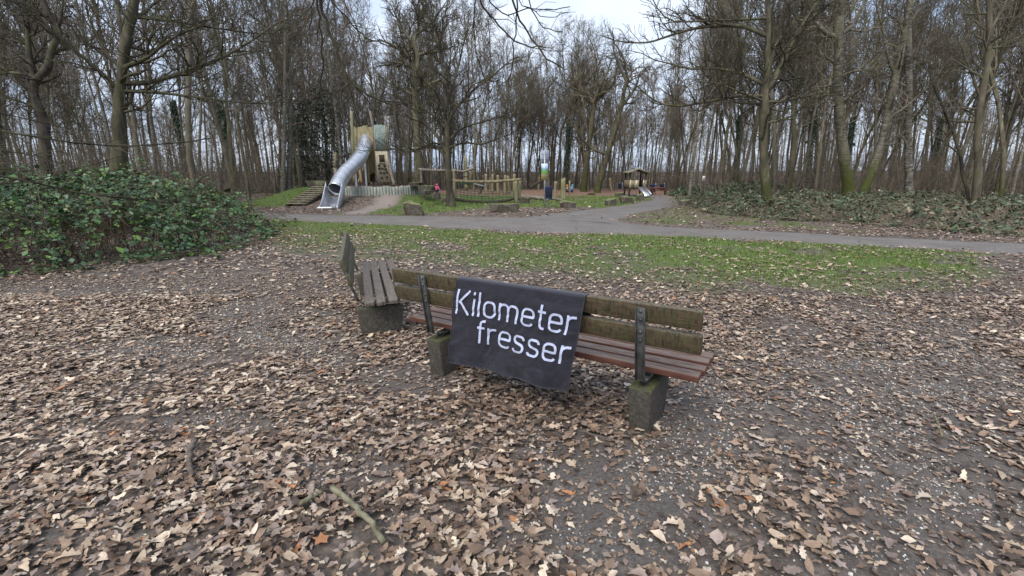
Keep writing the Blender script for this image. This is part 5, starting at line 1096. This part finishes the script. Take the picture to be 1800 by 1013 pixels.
# ================================================================== FALLEN LEAVES, GRASS, GRIT, STICKS
def strip_leaf(wid, g, curl, fold, asym=.15):
    n = len(wid); t = np.linspace(0, 1, n); cz = curl * (t - .5) ** 2 * 1.6 + .05 * np.sin(t * g.uniform(3, 7)) ; yb = .05 * np.sin(t * 3 + g.uniform(0, 6)); w_ = np.array(wid)
    lft = w_ * g.uniform(.85, 1.15, n); rgt = w_ * g.uniform(.85, 1.15, n)
    mid = np.stack([t - .5, yb, cz], 1); l = mid + np.stack([.1 * w_ , lft, fold * lft + g.normal(0, .03, n)], 1); r = mid + np.stack([.1 * w_, -rgt, fold * rgt * g.uniform(.3, 1.3) + g.normal(0, .03, n)], 1)
    V = np.vstack([l, mid, r]); i = np.arange(n - 1); return V, np.vstack([np.stack([i + n, i + n + 1, i + 1, i], 1), np.stack([i + 2 * n, i + 2 * n + 1, i + n + 1, i + n], 1)])
def star_leaf(g, lobes, curl):
    a = np.linspace(0, 2 * np.pi, lobes * 2, endpoint=False); rr = np.where(np.arange(lobes * 2) % 2 == 0, .5, .29) * g.uniform(.85, 1.12, lobes * 2); rr[lobes] *= .6
    R2 = np.stack([rr * np.cos(a), rr * np.sin(a) * .95, curl * (rr ** 2) * (1 + .8 * np.sin(a * 2 + g.uniform(0, 6))) + g.normal(0, .03, lobes * 2)], 1); V = np.vstack([[0, 0, 0], R2]); n = lobes * 2
    k = np.arange(0, n, 2); return V, np.stack([0 * k, 1 + (k - 1) % n, 1 + k, 1 + (k + 1) % n], 1)
gl = np.random.default_rng(404)
OAK = [.02, .12, .07, .22, .12, .27, .13, .18, .0]; OVAL = [.02, .2, .29, .25, .12, 0]; LOW = [.03, .25, .21, 0.]
NEARP = [strip_leaf(np.array(OAK) * gl.uniform(.7, 1.25, 9), gl, gl.uniform(-.25, .4) * (1 + 1.2 * (_ % 4 == 0)), gl.uniform(-.15, .3) * (1 + 1.5 * (_ % 4 == 1))) for _ in range(11)] + [star_leaf(gl, 5, gl.uniform(-.5, 1.0)) for _ in range(1)] + [strip_leaf(np.array(OVAL) * gl.uniform(.6, 1.1, 6), gl, gl.uniform(-.4, .9), gl.uniform(.1, .9)) for _ in range(4)]
MIDP = [strip_leaf(np.array(LOW) * gl.uniform(.6, 1.25, 4), gl, gl.uniform(-.25, .5), gl.uniform(-.1, .4)) for _ in range(8)]
LITP = [strip_leaf(np.array([.02, .2, .1, .27, .12, 0]) * gl.uniform(.65, 1.25, 6), gl, gl.uniform(-.25, .5), gl.uniform(-.1, .4)) for _ in range(8)]
FARP = [strip_leaf([.05, .27, .02], gl, gl.uniform(0, .7), gl.uniform(0, .5)) for _ in range(5)]
LCOL = np.array([(.53, .44, .34), (.40, .31, .225), (.275, .192, .135), (.17, .115, .08), (.08, .056, .043), (.235, .18, .152), (.33, .262, .222), (.37, .17, .08)])
LW = np.array([.09, .14, .20, .20, .16, .13, .07, .010])
def leaf_field(n, y0, y1, dens, seed, wide=1.2, size=(.04, .10)):
    g = np.random.default_rng(seed); y = np.sqrt(g.uniform(y0 * y0, y1 * y1, n)); x = g.uniform(-1, 1, n) * (y * wide + 1.0); keep = g.random(n) < dens(x, y); x, y = x[keep], y[keep]; m = len(x)
    gra, sa, chp, spv = masks(x, y)
    tilt = g.normal(0, .10, (m, 2)) * (1 + 1.6 * (g.random((m, 1)) < .15)); yaw = g.uniform(0, 6.28, m); s = g.uniform(*size, m); z = terrain(x, y) + .006 + .028 * g.random(m) * spv
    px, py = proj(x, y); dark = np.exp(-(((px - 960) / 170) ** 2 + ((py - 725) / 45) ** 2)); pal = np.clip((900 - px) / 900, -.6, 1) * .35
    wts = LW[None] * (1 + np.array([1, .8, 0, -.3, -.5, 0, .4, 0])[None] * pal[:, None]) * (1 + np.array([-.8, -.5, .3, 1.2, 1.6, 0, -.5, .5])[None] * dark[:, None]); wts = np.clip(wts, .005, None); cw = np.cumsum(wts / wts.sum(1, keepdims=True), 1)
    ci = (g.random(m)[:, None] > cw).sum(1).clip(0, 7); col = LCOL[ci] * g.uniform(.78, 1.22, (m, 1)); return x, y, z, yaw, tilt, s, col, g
def rot(yaw, tilt):
    c, s = np.cos(yaw), np.sin(yaw); m = len(yaw); Rz = np.zeros((m, 3, 3)); Rz[:, 0, 0] = c; Rz[:, 0, 1] = -s; Rz[:, 1, 0] = s; Rz[:, 1, 1] = c; Rz[:, 2, 2] = 1
    n = np.stack([tilt[:, 0], tilt[:, 1], np.ones(m)], 1); n /= np.linalg.norm(n, axis=1, keepdims=True); u = np.stack([n[:, 2], np.zeros(m), -n[:, 0]], 1); u /= np.linalg.norm(u, axis=1, keepdims=True); v = np.cross(n, u); B = np.stack([u, v, n], 2); return B @ Rz
def scatter(mb, cols, proto, x, y, z, yaw, tilt, s, col):
    V, Q = proto; Rm = rot(yaw, tilt); W = np.einsum('mij,vj->mvi', Rm, V) * s[:, None, None]; lift = -W[:, :, 2].min(1) * .6; W[:, :, 2] += lift[:, None]; W += np.stack([x, y, z], 1)[:, None]
    m = len(x); mb.add(W.reshape(-1, 3), (Q[None] + np.arange(m)[:, None, None] * len(V)).reshape(-1, 4)); cols.append(np.repeat(col, len(V), 0))
def d_near(x, y):
    gr, sa, ch, sp = masks(x, y); n = fbm(x * 1.4, y * 1.4, 91, 3); under = ((np.abs(x - .075) < 1.0) & (np.abs(y - 3.3) < .9)); return np.clip(sp * (.12 + .95 * sstep(.33, .62, n + .25 * (sp - .6))), 0, 1) * (1 - .42 * gr) * np.where(on_path(x, y), .07, 1) * (1 - .97 * sa)
F = leaf_field(48000, 1.15, 6.2, d_near, 1); x, y, z, yaw, tilt, s, col, g = F; print('near leaves', len(x))
pk = g.integers(0, len(NEARP), len(x)); px, py = proj(x, y, z); inside = (px > 10) & (px < 1790) & (py > 10) & (py < 1005)
big = np.argsort(np.where(inside, np.hypot(x, y) / s, 1e9))[:300]; isbig = np.zeros(len(x), bool); isbig[big] = True
mb = MB(); cols = []
for k, pr in enumerate(NEARP):
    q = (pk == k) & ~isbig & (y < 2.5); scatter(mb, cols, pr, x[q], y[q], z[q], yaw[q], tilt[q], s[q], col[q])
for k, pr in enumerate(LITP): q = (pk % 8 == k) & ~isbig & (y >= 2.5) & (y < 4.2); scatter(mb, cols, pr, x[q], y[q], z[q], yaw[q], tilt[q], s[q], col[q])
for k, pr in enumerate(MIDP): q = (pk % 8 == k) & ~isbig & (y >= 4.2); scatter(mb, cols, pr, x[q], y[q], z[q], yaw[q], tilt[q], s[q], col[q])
xf, yf, zf, ywf, tif, ssf, cof, gf = leaf_field(100000, 1.15, 7.5, lambda x, y: (.25 + .75 * fbm(x * 3, y * 3, 97, 3)) * (1 - masks(x, y)[0]), 4, 1.2, (.014, .05)); print('crumbs', len(xf))
scatter(mb, cols, (np.array([(-.5, .0, 0), (.0, -.3, .12), (.5, .05, 0), (.05, .3, .1)]), np.array([(0, 1, 2, 3)])), xf, yf, zf - .004, ywf, tif, ssf, cof * .95)
x2, y2, z2, yw2, ti2, ss2, co2, g2 = leaf_field(50000, 6.2, 14.5, lambda x, y: d_near(x, y) * .62, 2, 1.15, (.06, .115)); pk2 = g2.integers(0, len(MIDP), len(x2)); print('mid leaves', len(x2))
for k, pr in enumerate(MIDP): q = pk2 == k; scatter(mb, cols, pr, x2[q], y2[q], z2[q], yw2[q], ti2[q], ss2[q], co2[q])
def d_far(x, y):
    gr, sa, ch, sp = masks(x, y); return .55 * (1 - .85 * gr) * ~on_path(x, y) * (1 - sa) * (1 - ch) * fbm(x * .8, y * .8, 95, 3)
x3, y3, z3, yw3, ti3, ss3, co3, g3 = leaf_field(38000, 14.5, 36, d_far, 3, 1.12, (.11, .19)); pk3 = g3.integers(0, len(FARP), len(x3)); print('far leaves', len(x3))
for k, pr in enumerate(FARP): q = pk3 == k; scatter(mb, cols, pr, x3[q], y3[q], z3[q], yw3[q], ti3[q], ss3[q], co3[q])
lit = mb.build('leaf_litter', M['leaf']); set_col(lit.data, np.vstack(cols)); tag(lit, 'brown and tan fallen leaves covering the woodland floor', 'fallen leaves', kind='stuff')
PM = []
for V, Q in NEARP: m_ = MB(); m_.add(V, Q); me = m_.mesh('leaf'); me.materials.append(M['leaf_obj']); PM.append((me, V))
for i in big:
    me, V = PM[pk[i]]; o = bpy.data.objects.new('leaf', me); COL.objects.link(o); o.parent = ground; Rm = rot(yaw[i:i + 1], tilt[i:i + 1])[0]; lift = -(V @ Rm.T)[:, 2].min() * s[i] * .6
    o.matrix_local = Matrix.LocRotScale(Vector((x[i], y[i], z[i] + lift)), Matrix(Rm.tolist()).to_quaternion(), Vector((s[i],) * 3)); o.color = (*col[i], 1)
# grass blades
def grass(n, y0, y1, wide, hgt, wd, seed):
    g = np.random.default_rng(seed); y = np.sqrt(g.uniform(y0 * y0, y1 * y1, n)); x = g.uniform(-1, 1, n) * (y * wide); gr = masks(x, y)[0]; k = (g.random(n) < gr * np.clip(-.25 + 2.0 * fbm(x * 1.8, y * 1.8, 7, 3), .05, 1.2)) & ~on_path(x, y); x, y = x[k], y[k]; m = len(x); z = terrain(x, y)
    h_ = hgt * g.uniform(.5, 1.2, m); a = g.uniform(0, 6.28, m); ln = g.uniform(.15, .9, m) * h_; w_ = wd * g.uniform(.7, 1.3, m); b = g.uniform(0, 6.28, m); p = np.stack([x, y, z - .005], 1); sd_ = np.stack([np.cos(b), np.sin(b), 0 * b], 1) * (w_ / 2)[:, None]; d = np.stack([np.cos(a) * ln, np.sin(a) * ln, h_], 1)
    mid = p + d * np.array([.35, .35, .6]); V = np.stack([p - sd_, p + sd_, mid + sd_ * .7, mid - sd_ * .7, p + d], 1); bse = np.arange(m)[:, None] * 5; c = np.array([(.095, .165, .03), (.14, .215, .048), (.07, .115, .026), (.23, .22, .09)])[g.choice(4, m, p=(.40, .29, .17, .14))] * g.uniform(.75, 1.3, (m, 1)); return V.reshape(-1, 3), bse + np.array([0, 1, 2, 3]), bse + np.array([3, 2, 4]), np.repeat(c, 5, 0)
mb = MB(); cc = []
for args in ((170000, 5.5, 17, 1.0, .075, .009, 1), (115000, 16, 38, .75, .10, .017, 2)):
    V, Q, T3, c = grass(*args); mb.add(V, Q, T3); cc.append(c); print('grass', len(c) // 5)
gr_o = mb.build('grass', M['grass']); set_col(gr_o.data, np.vstack(cc)); tag(gr_o, 'short green grass of the lawns on both sides of the path', 'grass', kind='stuff')
# pale grit pressed into the bare ground
g = np.random.default_rng(9); n = 120000; y = np.sqrt(g.uniform(1.2 ** 2, 7.5 ** 2, n)); x = g.uniform(-1, 1, n) * (y * 1.15 + .8); sp = masks(x, y)[3]; cl = fbm(x * 2.5, y * 2.5, 17, 3); k = g.random(n) < np.clip((1.02 - sp) * 1.0, .05, 1) * sstep(.35, .65, cl) * (1 - .9 * sstep(4.2, 6.2, y)); x, y = x[k], y[k]; m = len(x); print('grit', m)
s = g.uniform(.0028, .0085, m) * g.uniform(.6, 1.3, m); oc = np.array([(1, 0, -.3), (0, 1, -.3), (-1, 0, -.3), (0, -1, -.3), (.3, 0, .6), (-.3, .1, .55)]); T8 = np.array([(0, 1, 4), (1, 5, 4), (1, 2, 5), (2, 3, 5), (3, 4, 5), (3, 0, 4)])
V = oc[None] * s[:, None, None] * g.uniform(.6, 1.3, (m, 6, 1)); V = np.einsum('mij,mvj->mvi', rot(g.uniform(0, 6.28, m), g.normal(0, .3, (m, 2))), V) + np.stack([x, y, terrain(x, y) + s * .3], 1)[:, None]; mb = MB(); mb.add(V.reshape(-1, 3), None, (T8[None] + np.arange(m)[:, None, None] * 6).reshape(-1, 3))
gt = mb.build('grit', M['pebble']); c = np.array([(.55, .53, .5), (.38, .36, .33), (.2, .185, .17), (.36, .27, .17)])[g.choice(4, m, p=(.42, .28, .22, .08))]; set_col(gt.data, np.repeat(c, 6, 0)); tag(gt, 'pale grit scattered over the dark trodden soil', 'gravel', kind='stuff')
# sticks
STK = simple('mossy_stick', (.10, .10, .055), (.24, .22, .15), 14, bmp=.5); STK2 = simple('grey_stick', (.07, .055, .045), (.16, .13, .11), 14, bmp=.5)
def stick(pxs, r0, r1, m, label, seed, name='stick', buds=0):
    g = np.random.default_rng(seed); q = np.array([G(*p) for p in pxs]); q[:, 2] = [tz(a, b) + r0 + .042 for a, b, _ in q]; q = resample(q, 16) + g.normal(0, .003, (16, 3)); o0 = q[0].copy(); mb = MB(); mb.tube(q - o0, np.linspace(r0, r1, 16) * 1.3 * g.uniform(.9, 1.12, 16), 9, True)
    for _ in range(buds): i = g.integers(3, 14); d = g.normal(0, 1, 3); d[2] = abs(d[2]); mb.tube(np.array([q[i], q[i] + unit(d) * .035]) - o0, [r0 * .4, r0 * .15], 5, True)
    o = mb.build(name, m, None, True); o.location = o0; return tag(o, label, 'stick')
stick([(585, 874), (610, 893), (640, 922), (660, 945), (676, 972)], .011, .0095, STK, 'long mossy green stick lying on the leaves', 1, buds=3)
stick([(532, 902), (548, 890), (567, 880)], .0095, .009, STK, 'short mossy stick broken off beside the long green one', 2)
stick([(346, 785), (336, 800), (334, 825), (341, 850)], .012, .010, STK2, 'curved grey stick standing out of the litter', 3)
stick([(378, 828), (381, 845), (379, 856)], .008, .007, STK2, 'stub of grey stick beside the curved one', 4)
stick([(902, 968), (950, 955), (1005, 950)], .004, .003, STK2, 'thin dark twig at the lower edge of the gritty patch', 5)
stick([(1028, 686), (1045, 697), (1060, 706)], .006, .005, STK2, 'dark twig lying under the banner bench', 6)
stick([(1260, 1010), (1290, 985), (1330, 972)], .003, .002, STK2, 'fine twig crossing the gritty patch', 7)
stick([(420, 775), (470, 765), (520, 755)], .004, .003, STK2, 'thin twig in the leaves near the curved stick', 8)
stick([(1640, 745), (1648, 765), (1652, 780)], .005, .004, STK, 'short pale peeled twig on the dark soil', 9)
stick([(1020, 768), (1060, 780), (1100, 795)], .003, .0025, STK2, 'fine twig in front of the concrete bench foot', 10)
print('tris', sum(len(m.loop_triangles) or sum(max(0, p.loop_total - 2) for p in ()) for m in bpy.data.meshes))
print('polys', sum(len(m.polygons) for m in bpy.data.meshes), 'objects', len(bpy.data.objects))
